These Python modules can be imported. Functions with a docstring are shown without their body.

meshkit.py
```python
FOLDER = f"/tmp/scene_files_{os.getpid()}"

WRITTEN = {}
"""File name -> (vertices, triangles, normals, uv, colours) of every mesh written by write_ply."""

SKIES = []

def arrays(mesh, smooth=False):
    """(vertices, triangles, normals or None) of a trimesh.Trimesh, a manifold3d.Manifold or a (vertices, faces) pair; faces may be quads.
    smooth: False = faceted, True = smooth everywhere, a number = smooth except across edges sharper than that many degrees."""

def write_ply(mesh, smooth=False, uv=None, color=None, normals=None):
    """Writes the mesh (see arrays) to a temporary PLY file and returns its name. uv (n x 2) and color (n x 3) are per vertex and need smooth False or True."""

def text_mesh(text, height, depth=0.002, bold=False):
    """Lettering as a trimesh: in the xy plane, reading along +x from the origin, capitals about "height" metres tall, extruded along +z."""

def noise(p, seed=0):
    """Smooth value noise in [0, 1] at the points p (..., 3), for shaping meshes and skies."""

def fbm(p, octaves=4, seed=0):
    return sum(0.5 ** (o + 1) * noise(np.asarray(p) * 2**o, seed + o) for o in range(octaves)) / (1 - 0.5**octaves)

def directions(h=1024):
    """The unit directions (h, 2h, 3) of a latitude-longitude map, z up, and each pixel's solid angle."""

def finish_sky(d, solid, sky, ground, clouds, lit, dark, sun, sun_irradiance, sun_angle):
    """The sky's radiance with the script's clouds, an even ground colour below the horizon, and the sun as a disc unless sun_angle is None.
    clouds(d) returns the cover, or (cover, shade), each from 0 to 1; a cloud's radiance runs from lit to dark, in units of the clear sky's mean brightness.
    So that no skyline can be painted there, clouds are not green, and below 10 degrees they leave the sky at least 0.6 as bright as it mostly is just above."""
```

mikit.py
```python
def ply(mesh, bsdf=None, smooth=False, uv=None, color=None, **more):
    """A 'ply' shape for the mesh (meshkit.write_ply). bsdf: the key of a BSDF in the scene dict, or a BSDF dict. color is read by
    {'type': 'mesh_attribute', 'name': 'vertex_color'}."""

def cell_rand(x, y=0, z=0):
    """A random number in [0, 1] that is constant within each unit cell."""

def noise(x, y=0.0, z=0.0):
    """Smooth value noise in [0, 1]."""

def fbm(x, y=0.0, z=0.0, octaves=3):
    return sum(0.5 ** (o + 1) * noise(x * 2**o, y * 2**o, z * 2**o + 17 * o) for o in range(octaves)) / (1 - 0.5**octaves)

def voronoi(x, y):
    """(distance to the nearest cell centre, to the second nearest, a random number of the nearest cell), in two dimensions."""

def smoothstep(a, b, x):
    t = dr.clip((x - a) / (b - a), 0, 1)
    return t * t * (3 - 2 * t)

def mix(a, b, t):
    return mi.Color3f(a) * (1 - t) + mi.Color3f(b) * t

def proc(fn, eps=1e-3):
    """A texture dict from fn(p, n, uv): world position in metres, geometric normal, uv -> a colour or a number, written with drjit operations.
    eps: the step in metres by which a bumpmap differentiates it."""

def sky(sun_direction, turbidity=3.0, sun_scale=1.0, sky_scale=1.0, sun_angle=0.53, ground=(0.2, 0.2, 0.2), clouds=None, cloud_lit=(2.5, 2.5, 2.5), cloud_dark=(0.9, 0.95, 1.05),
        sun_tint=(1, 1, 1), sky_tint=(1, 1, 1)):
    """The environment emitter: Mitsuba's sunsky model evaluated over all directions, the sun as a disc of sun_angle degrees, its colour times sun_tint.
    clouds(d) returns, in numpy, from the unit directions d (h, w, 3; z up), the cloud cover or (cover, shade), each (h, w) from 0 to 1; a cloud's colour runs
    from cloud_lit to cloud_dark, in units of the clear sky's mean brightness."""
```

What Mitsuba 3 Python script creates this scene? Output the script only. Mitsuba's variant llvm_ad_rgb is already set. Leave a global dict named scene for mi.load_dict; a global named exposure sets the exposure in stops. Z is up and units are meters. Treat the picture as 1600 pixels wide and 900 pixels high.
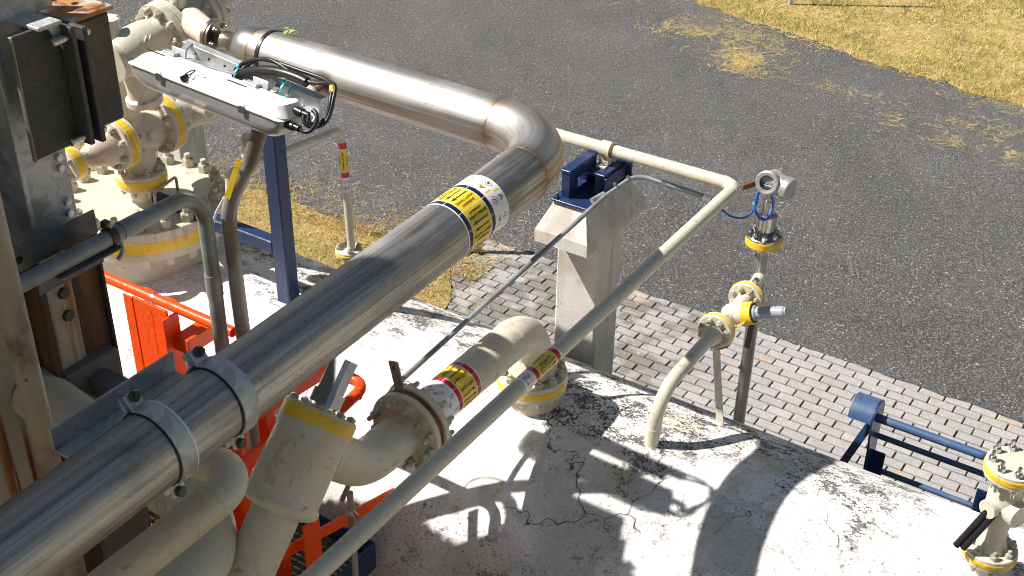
import math, random, numpy as np, trimesh, drjit as dr, mitsuba as mi, mikit, meshkit
from shapely.geometry import Polygon, Point, box as sbox
from shapely import affinity
from scipy.spatial.transform import Rotation as Ro
rng = np.random.default_rng(7)
random.seed(7)
T4 = mi.ScalarTransform4f
scene, labels = {}, {}

# ------------------------------------------------------------------ camera, sky, exposure
EYE = np.array([2.7877, -8.0247, 5.8320])
FWD = np.array([-0.45904, 0.71351, -0.52933])
UP = np.array([-0.30016, 0.43622, 0.84830])
scene['camera'] = {'type': 'perspective', 'fov': 44.575, 'fov_axis': 'x', 'near_clip': 0.05, 'far_clip': 900.0,
                   'to_world': T4().look_at(origin=EYE.tolist(), target=(EYE + FWD).tolist(), up=UP.tolist())}
SUN = np.array([-1.0, -0.63, 1.42])
scene['daylight'] = mikit.sky(SUN, turbidity=3, sky_scale=0.44, sky_tint=(1.33, 1.0, 0.72), sun_tint=(0.885, 1.0, 1.24))
exposure = 2.55

# ------------------------------------------------------------------ materials
proc, noise, fbm, voro, sstep, mix = mikit.proc, mikit.noise, mikit.fbm, mikit.voronoi, mikit.smoothstep, mikit.mix
C3 = mi.Color3f


def two(b):
    return {'type': 'twosided', 'bsdf': b}


def bump(b, fn, scale, eps=1e-3):
    return {'type': 'bumpmap', 'tex': proc(fn, eps), 'scale': scale, 'bsdf': b}


def mat(name, color, rough=0.5, metallic=0.0, spec=0.5, bumpfn=None, bscale=0.001, beps=1e-3, **kw):
    b = {'type': 'principled', 'base_color': color if isinstance(color, dict) else {'type': 'rgb', 'value': list(color)},
         'roughness': rough, 'metallic': metallic, 'specular': spec, **kw}
    if bumpfn:
        b = bump(b, bumpfn, bscale, beps)
    scene['mat_' + name] = two(b)


def paint_fn(base, dirt, amount=0.5, scale=9.0, rust=0.35):
    base, dirt = C3(*base), C3(*dirt)

    def fn(p, n, uv):
        g = fbm(p.x * scale, p.y * scale, p.z * scale, 4)
        f = noise(p.x * 160, p.y * 160, p.z * 160)
        s = sstep(0.52, 0.78, g) * amount
        spots = sstep(0.80, 0.86, noise(p.x * 70, p.y * 70, p.z * 70)) * sstep(0.5, 0.7, fbm(p.x * 5 + 9, p.y * 5, p.z * 5, 2)) * 0.5
        c = mix(base * (0.94 + 0.12 * f), dirt, dr.minimum(s + spots, 1))
        drip = sstep(0.62, 0.72, fbm(p.x * 38, p.y * 38, p.z * 4.5, 3)) * sstep(0.48, 0.62, fbm(p.x * 4 + 3, p.y * 4, p.z * 4, 2)) * 0.35
        c = mix(c, dirt * 0.55, drip)
        chip = sstep(0.86, 0.89, noise(p.x * 44 + 11, p.y * 44, p.z * 44)) * sstep(0.52, 0.62, fbm(p.x * 3.3 + 5, p.y * 3.3, p.z * 3.3, 3))
        return mix(c, C3(0.17, 0.065, 0.022), chip * rust)
    return fn


def rough_bump(sc=60.0):
    return lambda p, n, uv: fbm(p.x * sc, p.y * sc, p.z * sc, 3)


mat('beige', proc(paint_fn((0.565, 0.525, 0.425), (0.46, 0.41, 0.31), 0.4, rust=0.5)), 0.42, bumpfn=rough_bump(55), bscale=0.0012)
mat('beige_rusty', proc(paint_fn((0.54, 0.475, 0.38), (0.25, 0.13, 0.06), 0.7, 7, rust=1.0)), 0.5, bumpfn=rough_bump(70), bscale=0.0016)
mat('bolt', proc(paint_fn((0.42, 0.395, 0.31), (0.22, 0.16, 0.10), 0.8, 30)), 0.45)
mat('navy', proc(paint_fn((0.011, 0.029, 0.092), (0.04, 0.055, 0.085), 0.5)), 0.33, bumpfn=rough_bump(80), bscale=0.0008)
mat('blue_faded', proc(paint_fn((0.045, 0.095, 0.20), (0.11, 0.15, 0.20), 0.8)), 0.4, bumpfn=rough_bump(80), bscale=0.0008)
mat('orange', proc(paint_fn((0.86, 0.075, 0.003), (0.48, 0.05, 0.008), 0.5)), 0.38, 0.0, 0.35, bumpfn=rough_bump(45), bscale=0.0022)
mat('tape', proc(paint_fn((0.78, 0.52, 0.035), (0.55, 0.34, 0.03), 0.6)), 0.38,
    bumpfn=lambda p, n, uv: fbm(p.x * 25 + p.z * 30, p.y * 25, p.z * 160, 3), bscale=0.002)
mat('rubber', (0.012, 0.012, 0.014), 0.38)
mat('cyan', (0.05, 0.48, 0.55), 0.4)
mat('blue_cable', (0.012, 0.12, 0.55), 0.35)
mat('white_shell', proc(paint_fn((0.80, 0.80, 0.78), (0.58, 0.56, 0.50), 0.35, 14)), 0.35)
mat('label_white', (0.80, 0.80, 0.80), 0.3)
mat('label_yellow', (0.78, 0.56, 0.03), 0.3)
mat('label_black', (0.012, 0.015, 0.03), 0.3)
mat('label_red', (0.52, 0.012, 0.035), 0.3)
mat('ink', (0.01, 0.01, 0.01), 0.4)
mat('rust', proc(paint_fn((0.20, 0.085, 0.03), (0.08, 0.03, 0.015), 0.9, 20)), 0.85, bumpfn=rough_bump(120), bscale=0.003)
mat('silver', (0.60, 0.60, 0.60), 0.28, 1.0)
mat('cast', proc(paint_fn((0.45, 0.44, 0.43), (0.22, 0.19, 0.17), 0.6, 18)), 0.4, 0.55)
mat('beige_warm', proc(paint_fn((0.57, 0.49, 0.345), (0.38, 0.31, 0.20), 0.4)), 0.45, bumpfn=rough_bump(55), bscale=0.0012)
mat('riser', proc(paint_fn((0.36, 0.29, 0.22), (0.18, 0.10, 0.06), 1.0, 5, rust=1.0)), 0.5)
mat('tan', (0.55, 0.42, 0.20), 0.5)
mat('handle_steel', proc(paint_fn((0.26, 0.25, 0.21), (0.14, 0.12, 0.09), 0.8, 20)), 0.45, 0.3)
mat('actuator', proc(paint_fn((0.34, 0.35, 0.37), (0.22, 0.22, 0.23), 0.5, 20)), 0.3, 0.8)
mat('dark_bolt', (0.07, 0.065, 0.06), 0.45, 0.6)
mat('dark_concrete', proc(lambda p, n, uv: mix(C3(0.16, 0.155, 0.145), C3(0.09, 0.08, 0.07), fbm(p.x * 9, p.y * 9, p.z * 9, 4))), 0.85, bumpfn=rough_bump(60), bscale=0.003)
mat('cap_grey', (0.30, 0.32, 0.37), 0.35)
mat('dark_screen', (0.02, 0.05, 0.07), 0.08)
mat('lcd', (0.16, 0.22, 0.19), 0.25)
scene['mat_lamp_clear'] = {'type': 'blendbsdf', 'weight': 0.42, 'a': {'type': 'thindielectric', 'int_ior': 1.5, 'specular_transmittance': {'type': 'rgb', 'value': [0.75, 0.76, 0.77]}},
                           'b': two({'type': 'principled', 'base_color': {'type': 'rgb', 'value': [0.52, 0.52, 0.53]}, 'roughness': 0.2, 'specular': 0.6})}
scene['mat_window'] = {'type': 'thindielectric', 'int_ior': 1.5}


def stainless_fn(p, n, uv):
    st = fbm(uv.x * 46, uv.y * 1.4, 0, 4)
    fine = noise(uv.x * 420, uv.y * 3.0, 5)
    # long dark drawn seams along the pipe, with a life of their own
    k = uv.x * 24
    cell = dr.floor(k)
    r = mikit.cell_rand(cell, 3, 1)
    seam = sstep(0.035, 0.012, dr.abs(k - cell - 0.15 - 0.7 * r)) * sstep(0.42, 0.56, noise(uv.y * 1.7 + 31 * r, cell, 2)) * sstep(0.35, 0.6, r + 0.15)
    speck = sstep(0.80, 0.87, noise(p.x * 210, p.y * 210, p.z * 210)) * sstep(0.48, 0.62, fbm(p.x * 7, p.y * 7, p.z * 7, 3))
    tint = sstep(0.55, 0.80, fbm(p.x * 3.1 + 4, p.y * 3.1, p.z * 3.1, 3))
    c = mix(C3(0.56, 0.54, 0.52), C3(0.38, 0.355, 0.33), sstep(0.36, 0.68, st)) * (0.93 + 0.14 * fine)
    c = mix(c, C3(0.44, 0.33, 0.22), tint * 0.45)
    # heat tint beside the welds and the burn round the stub
    wob = 0.05 * fbm(p.x * 14, p.y * 14, p.z * 14, 3)
    onA = sstep(0.35, 0.40, p.x)
    d1 = dr.minimum(dr.abs(p.y + 4.482), dr.abs(p.y + 6.93)) + 2 * (1 - onA)
    d2 = dr.minimum(dr.abs(p.x - 0.239), dr.abs(p.x + 1.04)) + 2 * onA
    halo = sstep(0.085, 0.0, dr.minimum(d1, d2) + wob)
    c = mix(c, C3(0.33, 0.21, 0.11), halo * 0.75)
    burn = dr.sqrt(dr.square(p.x + 0.59) + dr.square(p.y + 4.28) + dr.square(p.z - 3.735)) + 0.7 * wob
    c = mix(c, C3(0.12, 0.065, 0.03), sstep(0.095, 0.035, burn) * 0.85)
    grime = sstep(0.55, 0.72, fbm(uv.x * 7, uv.y * 2.2, 9, 4)) * sstep(0.42, 0.60, fbm(uv.x * 30, uv.y * 5, 2, 3))
    c = mix(c, C3(0.20, 0.165, 0.135), grime * 0.55)
    return mix(c, C3(0.07, 0.05, 0.04), dr.minimum(0.75 * seam + 0.6 * speck, 1))


def stainless_rough(p, n, uv):
    return 0.45 + 0.14 * fbm(uv.x * 40, uv.y * 1.1, 3, 3) + 0.12 * sstep(0.5, 0.75, fbm(p.x * 6, p.y * 6, p.z * 6, 3))


mat('stainless', proc(stainless_fn), proc(stainless_rough), 1.0, bumpfn=lambda p, n, uv: fbm(uv.x * 90, uv.y * 1.2, 0, 3), bscale=0.00035)
mat('steel_plain', proc(lambda p, n, uv: mix(C3(0.56, 0.54, 0.51), C3(0.34, 0.27, 0.20), sstep(0.5, 0.75, fbm(p.x * 16, p.y * 16, p.z * 5, 3)))), 0.3, 1.0)
mat('weld', proc(lambda p, n, uv: mix(C3(0.42, 0.34, 0.26), C3(0.22, 0.13, 0.07), fbm(p.x * 60, p.y * 60, p.z * 60, 2))), 0.42, 0.9)


def galv_fn(p, n, uv):
    d1, d2, w = voro((p.x + p.y * 0.9) * 42 + 3.1 * noise(p.x * 30, p.y * 30, p.z * 30), (p.z + 0.4 * p.y) * 30)
    g = fbm(p.x * 9, p.y * 9, p.z * 9, 3)
    c = mix(C3(0.42, 0.44, 0.45), C3(0.58, 0.60, 0.61), w)
    return mix(c, C3(0.26, 0.265, 0.26), sstep(0.5, 0.72, g) * 0.7)


mat('galv', proc(galv_fn), proc(lambda p, n, uv: 0.42 + 0.2 * fbm(p.x * 14, p.y * 14, p.z * 14, 2)), 0.45)
mat('galv_dark', proc(lambda p, n, uv: mix(C3(0.13, 0.135, 0.145), C3(0.22, 0.21, 0.20), sstep(0.4, 0.7, fbm(p.x * 12, p.y * 12, p.z * 12, 3)))), 0.55, 0.3)
mat('conduit', proc(lambda p, n, uv: mix(C3(0.30, 0.335, 0.36), C3(0.21, 0.215, 0.205), sstep(0.4, 0.72, fbm(p.x * 8, p.y * 8, p.z * 8, 4))) * (0.92 + 0.16 * noise(p.x * 130, p.y * 130, p.z * 130))), 0.48, 0.35)
mat('conduit_brown', proc(lambda p, n, uv: mix(C3(0.34, 0.335, 0.32), C3(0.17, 0.13, 0.095), sstep(0.35, 0.7, fbm(p.x * 7, p.y * 7, p.z * 4, 4)))), 0.5, 0.35)
mat('dark_steel', proc(lambda p, n, uv: mix(C3(0.060, 0.056, 0.051), C3(0.13, 0.085, 0.04), sstep(0.54, 0.8, fbm(p.x * 9, p.y * 9, p.z * 3.5, 4)) * 0.8) * (0.8 + 0.4 * noise(p.x * 90, p.y * 90, p.z * 90))), 0.62, 0.0,
    bumpfn=rough_bump(70), bscale=0.0015)
mat('rusty_top', proc(lambda p, n, uv: mix(mix(C3(0.42, 0.40, 0.37), C3(0.36, 0.17, 0.05), sstep(0.42, 0.6, fbm(p.x * 12, p.y * 12, p.z * 12, 3))), C3(0.11, 0.045, 0.02), sstep(0.6, 0.75, fbm(p.x * 22 + 5, p.y * 22, p.z * 22, 3)))), 0.7)


def streak_fn(p, n, uv):
    a = fbm(p.y * 26, p.z * 1.1, p.x * 26, 4)
    b = fbm(p.y * 9 + 3, p.z * 0.7, p.x * 9, 3)
    c = mix(C3(0.42, 0.40, 0.34), C3(0.33, 0.30, 0.23), fbm(p.y * 5, p.z * 5, p.x * 5, 3))
    c = mix(c, C3(0.30, 0.12, 0.025), sstep(0.50, 0.64, a) * sstep(0.38, 0.55, b))
    return mix(c, C3(0.07, 0.032, 0.016), sstep(0.60, 0.70, a * 0.5 + b * 0.5))


mat('rust_streak', proc(streak_fn), 0.7, bumpfn=rough_bump(50), bscale=0.0015)
mat('rust_dark', proc(lambda p, n, uv: mix(C3(0.075, 0.04, 0.022), C3(0.20, 0.085, 0.025), sstep(0.5, 0.72, fbm(p.y * 16, p.z * 1.6, p.x * 16, 4)))), 0.8)


def concrete_fn(p, n, uv):
    g = fbm(p.x * 6, p.y * 6, p.z * 3, 4)
    c = mix(C3(0.56, 0.545, 0.515), C3(0.43, 0.40, 0.355), sstep(0.42, 0.70, g))
    run = sstep(0.55, 0.70, fbm(p.x * 30, p.y * 30, p.z * 1.6, 3)) * sstep(0.42, 0.60, fbm(p.x * 5 + 2, p.y * 5, p.z * 1.2, 2))
    c = mix(c, C3(0.36, 0.30, 0.22), run * 0.55)
    c = mix(c, C3(0.30, 0.28, 0.25), sstep(0.006, 0.0, dr.abs(p.z * 2.2 - dr.floor(p.z * 2.2) - 0.5)) * 0.35)
    pits = sstep(0.83, 0.88, noise(p.x * 95, p.y * 95, p.z * 95)) * 0.55
    return mix(c * (0.94 + 0.12 * noise(p.x * 210, p.y * 210, p.z * 210)), C3(0.12, 0.11, 0.10), pits * sstep(0.5, 0.62, fbm(p.x * 3, p.y * 3 + 7, p.z * 3, 2)))


mat('concrete', proc(concrete_fn), 0.85, bumpfn=rough_bump(90), bscale=0.0022)

TKY, TKZ, TKR = -4.115, 1.32, 1.06


def tank_cracks(p):
    s = dr.atan2(p.y - TKY, p.z - TKZ) * TKR
    x, y = p.x, s
    wx = x + 0.16 * (fbm(x * 5, y * 5, 3, 4) - 0.5) * 2
    wy = y + 0.16 * (fbm(x * 5 + 40, y * 5, 9, 4) - 0.5) * 2
    wx += 0.05 * (fbm(x * 23, y * 23, 4, 3) - 0.5)
    wy += 0.05 * (fbm(x * 23 + 9, y * 23, 14, 3) - 0.5)
    a, b, w = voro(wx * 1.15 + 0.3, wy * 1.5 + 0.2)
    edge = b - a
    keep = sstep(0.46, 0.56, fbm(x * 1.3 + 8, y * 1.3, 5, 2))
    wid = 0.004 + 0.008 * noise(x * 7, y * 7, 3)
    hair = voro(wx * 2.9 + 5.1, wy * 3.3 + 1.7)
    fine = sstep(0.010, 0.003, hair[1] - hair[0]) * sstep(0.52, 0.60, fbm(x * 1.9 + 21, y * 1.9, 8, 2)) * 0.55
    return dr.maximum(sstep(wid, wid * 0.3, edge) * keep, fine), x, y


def tank_fn(p, n, uv):
    crack, x, y = tank_cracks(p)
    back = sstep(-0.35, 0.35, y)                                # the weather side, away from the deck, carries the lichen
    patch = fbm(x * 2.3 + 1.7, y * 2.3, 2, 3)
    # lichen: fine black flecks, clustered, drawn out along the tank
    fl = fbm(x * 105 + 3 * patch, y * 140, 1, 3)
    clus = fbm(x * 15, y * 21, 21, 4)
    left = dr.exp(-dr.square((x + 1.1) / 0.9)) * sstep(-0.5, 0.0, y)
    cover = sstep(0.34, 0.66, patch * 0.62 + back * 0.25 + 0.16 * left)
    k = fl * 0.55 + clus * 0.50
    fleck = sstep(0.675 - 0.16 * cover, 0.755 - 0.16 * cover, k) * (0.5 + 0.5 * cover)
    haze_ = sstep(0.52, 0.70, clus) * cover * 0.30
    fine = sstep(0.78, 0.86, noise(x * 190, y * 190, 4)) * 0.55 * sstep(0.30, 0.58, fbm(x * 4, y * 4, 7, 2))
    fine += sstep(0.70, 0.80, fbm(x * 70 + 31, y * 80, 3, 3)) * 0.5 * sstep(0.38, 0.60, fbm(x * 2.2 + 3, y * 2.2, 12, 3))
    c = mix(C3(0.81, 0.80, 0.785), C3(0.60, 0.59, 0.565), sstep(0.38, 0.66, fbm(x * 3.1, y * 3.1, 11, 4)))
    c = mix(c, C3(0.50, 0.49, 0.465), sstep(0.50, 0.70, fbm(x * 19, y * 19, 13, 4)) * 0.55)
    low = sstep(-0.55, -1.1, y)                                 # rain-washed flank, browner
    c = mix(c, C3(0.42, 0.35, 0.28), low * 0.75 * sstep(0.30, 0.6, fbm(x * 5, y * 1.6, 3, 3)) + low * 0.2)
    c = c * (0.93 + 0.14 * noise(x * 120, y * 120, 2))
    ochre = sstep(0.66, 0.8, fbm(x * 4 + 13, y * 4, 6, 3)) * 0.35
    c = mix(c, C3(0.45, 0.36, 0.17), ochre)
    grey = sstep(0.5, 0.72, fbm(x * 1.7 + 3, y * 2.6, 17, 4)) * 0.45
    c = mix(c, C3(0.34, 0.335, 0.32), grey * (0.35 + 0.65 * back))
    c = mix(c, C3(0.20, 0.195, 0.18), haze_)
    return mix(c, C3(0.045, 0.043, 0.038), dr.minimum(fleck * 0.85 + crack * 0.8 + fine, 1))


def tank_bump(p, n, uv):
    crack, x, y = tank_cracks(p)
    return fbm(x * 26, y * 26, 1, 4) - 2.2 * crack


mat('tank', proc(tank_fn), 0.85, bumpfn=tank_bump, bscale=0.0035, beps=2e-3)


def asphalt_fn(p, n, uv):
    wx, wy = p.x + 0.004 * noise(p.x * 300, p.y * 300, 1), p.y
    a, b, w = voro(wx * 74, wy * 74)
    a2, b2, w2 = voro(wx * 150 + 9, wy * 150)
    stone = sstep(0.02, 0.30, b - a)
    g = fbm(p.x * 0.9, p.y * 0.9, 1, 4)
    lum = 0.030 + 0.165 * w * w * stone + 0.05 * sstep(0.66, 0.95, w2)
    bright = sstep(0.985, 0.995, w) * 0.22
    c = C3(lum + bright) * C3(1.0, 0.995, 0.99) * (0.86 + 0.34 * g)
    dust = sstep(0.50, 0.78, fbm(p.x * 1.9 + 5, p.y * 1.9, 4, 4))
    return mix(c, C3(0.15, 0.145, 0.135), dust * 0.10)


mat('asphalt', proc(asphalt_fn), 0.78, bumpfn=lambda p, n, uv: (lambda v: dr.sqrt(v[1] - v[0] + 1e-3) * (0.5 + 0.5 * v[2]))(voro(p.x * 74, p.y * 74)), bscale=0.0035, beps=2e-3)
for i, (a, b) in enumerate([((0.37, 0.357, 0.346), (0.31, 0.297, 0.286)), ((0.345, 0.335, 0.328), (0.29, 0.281, 0.274)), ((0.395, 0.38, 0.366), (0.335, 0.32, 0.306)), ((0.35, 0.346, 0.346), (0.295, 0.291, 0.291)), ((0.385, 0.358, 0.33), (0.33, 0.306, 0.284))]):
    def pv(p, n, uv, a=C3(*a), b=C3(*b)):
        far = sstep(0.1, -0.9, p.x)                      # the blocks near the verge are dirtier
        c = mix(a, b, fbm(p.x * 17, p.y * 17, p.z, 4)) * (0.80 + 0.38 * noise(p.x * 260, p.y * 260, 3))
        c = mix(c, C3(0.13, 0.115, 0.095), far * sstep(0.3, 0.62, fbm(p.x * 6, p.y * 6, 2, 3)) * 0.75)
        sp = sstep(0.90, 0.93, noise(p.x * 75, p.y * 75, 5))
        c = mix(c, C3(0.55, 0.53, 0.50), sp * 0.55)
        stain = sstep(0.76, 0.84, fbm(p.x * 7.3 + 2, p.y * 7.3, 8, 3))
        return mix(c, C3(0.45, 0.29, 0.15), stain * 0.5)
    mat(f'paver{i}', proc(pv), 0.85, bumpfn=rough_bump(170), bscale=0.0018)
mat('joint', proc(lambda p, n, uv: mix(mix(C3(0.060, 0.043, 0.030), C3(0.11, 0.055, 0.026), fbm(p.x * 9, p.y * 9, 1, 3)), C3(0.12, 0.12, 0.035), sstep(0.50, 0.66, fbm(p.x * 4 + 7, p.y * 4, 2, 3)))), 0.95, bumpfn=rough_bump(120), bscale=0.006)
mat('straw_ground', proc(lambda p, n, uv: mix(mix(C3(0.42, 0.31, 0.12), C3(0.24, 0.17, 0.07), fbm(p.x * 7, p.y * 7, 1, 4)), C3(0.22, 0.20, 0.05), sstep(0.58, 0.75, fbm(p.x * 2.2, p.y * 2.2, 5, 3)) * 0.7) * (0.7 + 0.6 * noise(p.x * 60, p.y * 160, 2))), 0.95, bumpfn=rough_bump(60), bscale=0.02)
mat('earth', proc(lambda p, n, uv: mix(C3(0.17, 0.125, 0.075), C3(0.12, 0.12, 0.05), fbm(p.x * 0.4, p.y * 0.4, 1, 3))), 0.95)
scene['mat_blade'] = two({'type': 'diffuse', 'reflectance': {'type': 'mesh_attribute', 'name': 'vertex_color'}})
mat('panel_grey', proc(lambda p, n, uv: mix(C3(0.42, 0.42, 0.40), C3(0.30, 0.285, 0.25), sstep(0.4, 0.7, fbm(p.y * 4, p.z * 4, p.x, 4)))), 0.7, bumpfn=rough_bump(40), bscale=0.001)
mat('grating', (0.10, 0.10, 0.10), 0.5, 0.5)


# ------------------------------------------------------------------ helpers
def uniq(key):
    if key not in scene and key not in labels:
        return key
    i = 1
    while f'{key}_{i:03d}' in scene or f'{key}_{i:03d}' in labels:
        i += 1
    return f'{key}_{i:03d}'


def thing(name, label, cat, group=None, kind=None):
    """A top-level thing: no shape of its own, its parts' keys start with this key."""
    key = uniq(name)
    labels[key] = {'label': label, 'category': cat}
    if group:
        labels[key]['group'] = group
    if kind:
        labels[key]['kind'] = kind
    return key


def put(key, mesh, m, smooth=35, uv=None, tw=None, label=None, color=None):
    """One mesh as one entry of the scene; a part when the key holds '__'."""
    k = uniq(key)
    if uv is not None or color is not None:
        smooth = True if smooth else False
    d = mikit.ply(mesh, 'mat_' + m, smooth=smooth, uv=uv, color=color)
    if tw is not None:
        d['to_world'] = T4(tw)
    scene[k] = d
    if label:
        labels[k] = {'label': label}
    return k


def copy_put(key, d, tw):
    k = uniq(key)
    scene[k] = {**d, 'to_world': T4(tw)}
    return k


def nrm(v):
    v = np.asarray(v, float)
    return v / np.linalg.norm(v)


def frame(p, ax, hint=(0, 0, 1)):
    """4x4 whose z is ax, x near hint."""
    z = nrm(ax)
    h = np.asarray(hint, float)
    if abs(np.dot(z, nrm(h))) > 0.97:
        h = np.array([1.0, 0, 0]) if abs(z[0]) < 0.9 else np.array([0, 1.0, 0])
    x = nrm(h - z * np.dot(h, z))
    M = np.eye(4)
    M[:3, 0], M[:3, 1], M[:3, 2], M[:3, 3] = x, np.cross(z, x), z, p
    return M


def cat(ms):
    return trimesh.util.concatenate(ms)


def fillet(pts, R, n=10):
    """A polyline with its corners turned into arcs of radius R (a number or one per corner)."""
    pts = [np.asarray(p, float) for p in pts]
    out = [pts[0]]
    for i in range(1, len(pts) - 1):
        r = R[i - 1] if isinstance(R, (list, tuple)) else R
        a, b, c = pts[i - 1], pts[i], pts[i + 1]
        u, v = nrm(a - b), nrm(c - b)
        ang = math.acos(np.clip(np.dot(u, v), -1, 1))
        if ang > math.pi - 0.02:
            out.append(b)
            continue
        t = r / math.tan(ang / 2)
        cen = b + nrm(u + v) * (r / math.sin(ang / 2))
        s, e = b + u * t - cen, b + v * t - cen
        tot = math.pi - ang
        for k in range(n + 1):
            f = k / n
            out.append(cen + (s * math.sin((1 - f) * tot) + e * math.sin(f * tot)) / math.sin(tot))
    out.append(pts[-1])
    return np.array(out)


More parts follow.
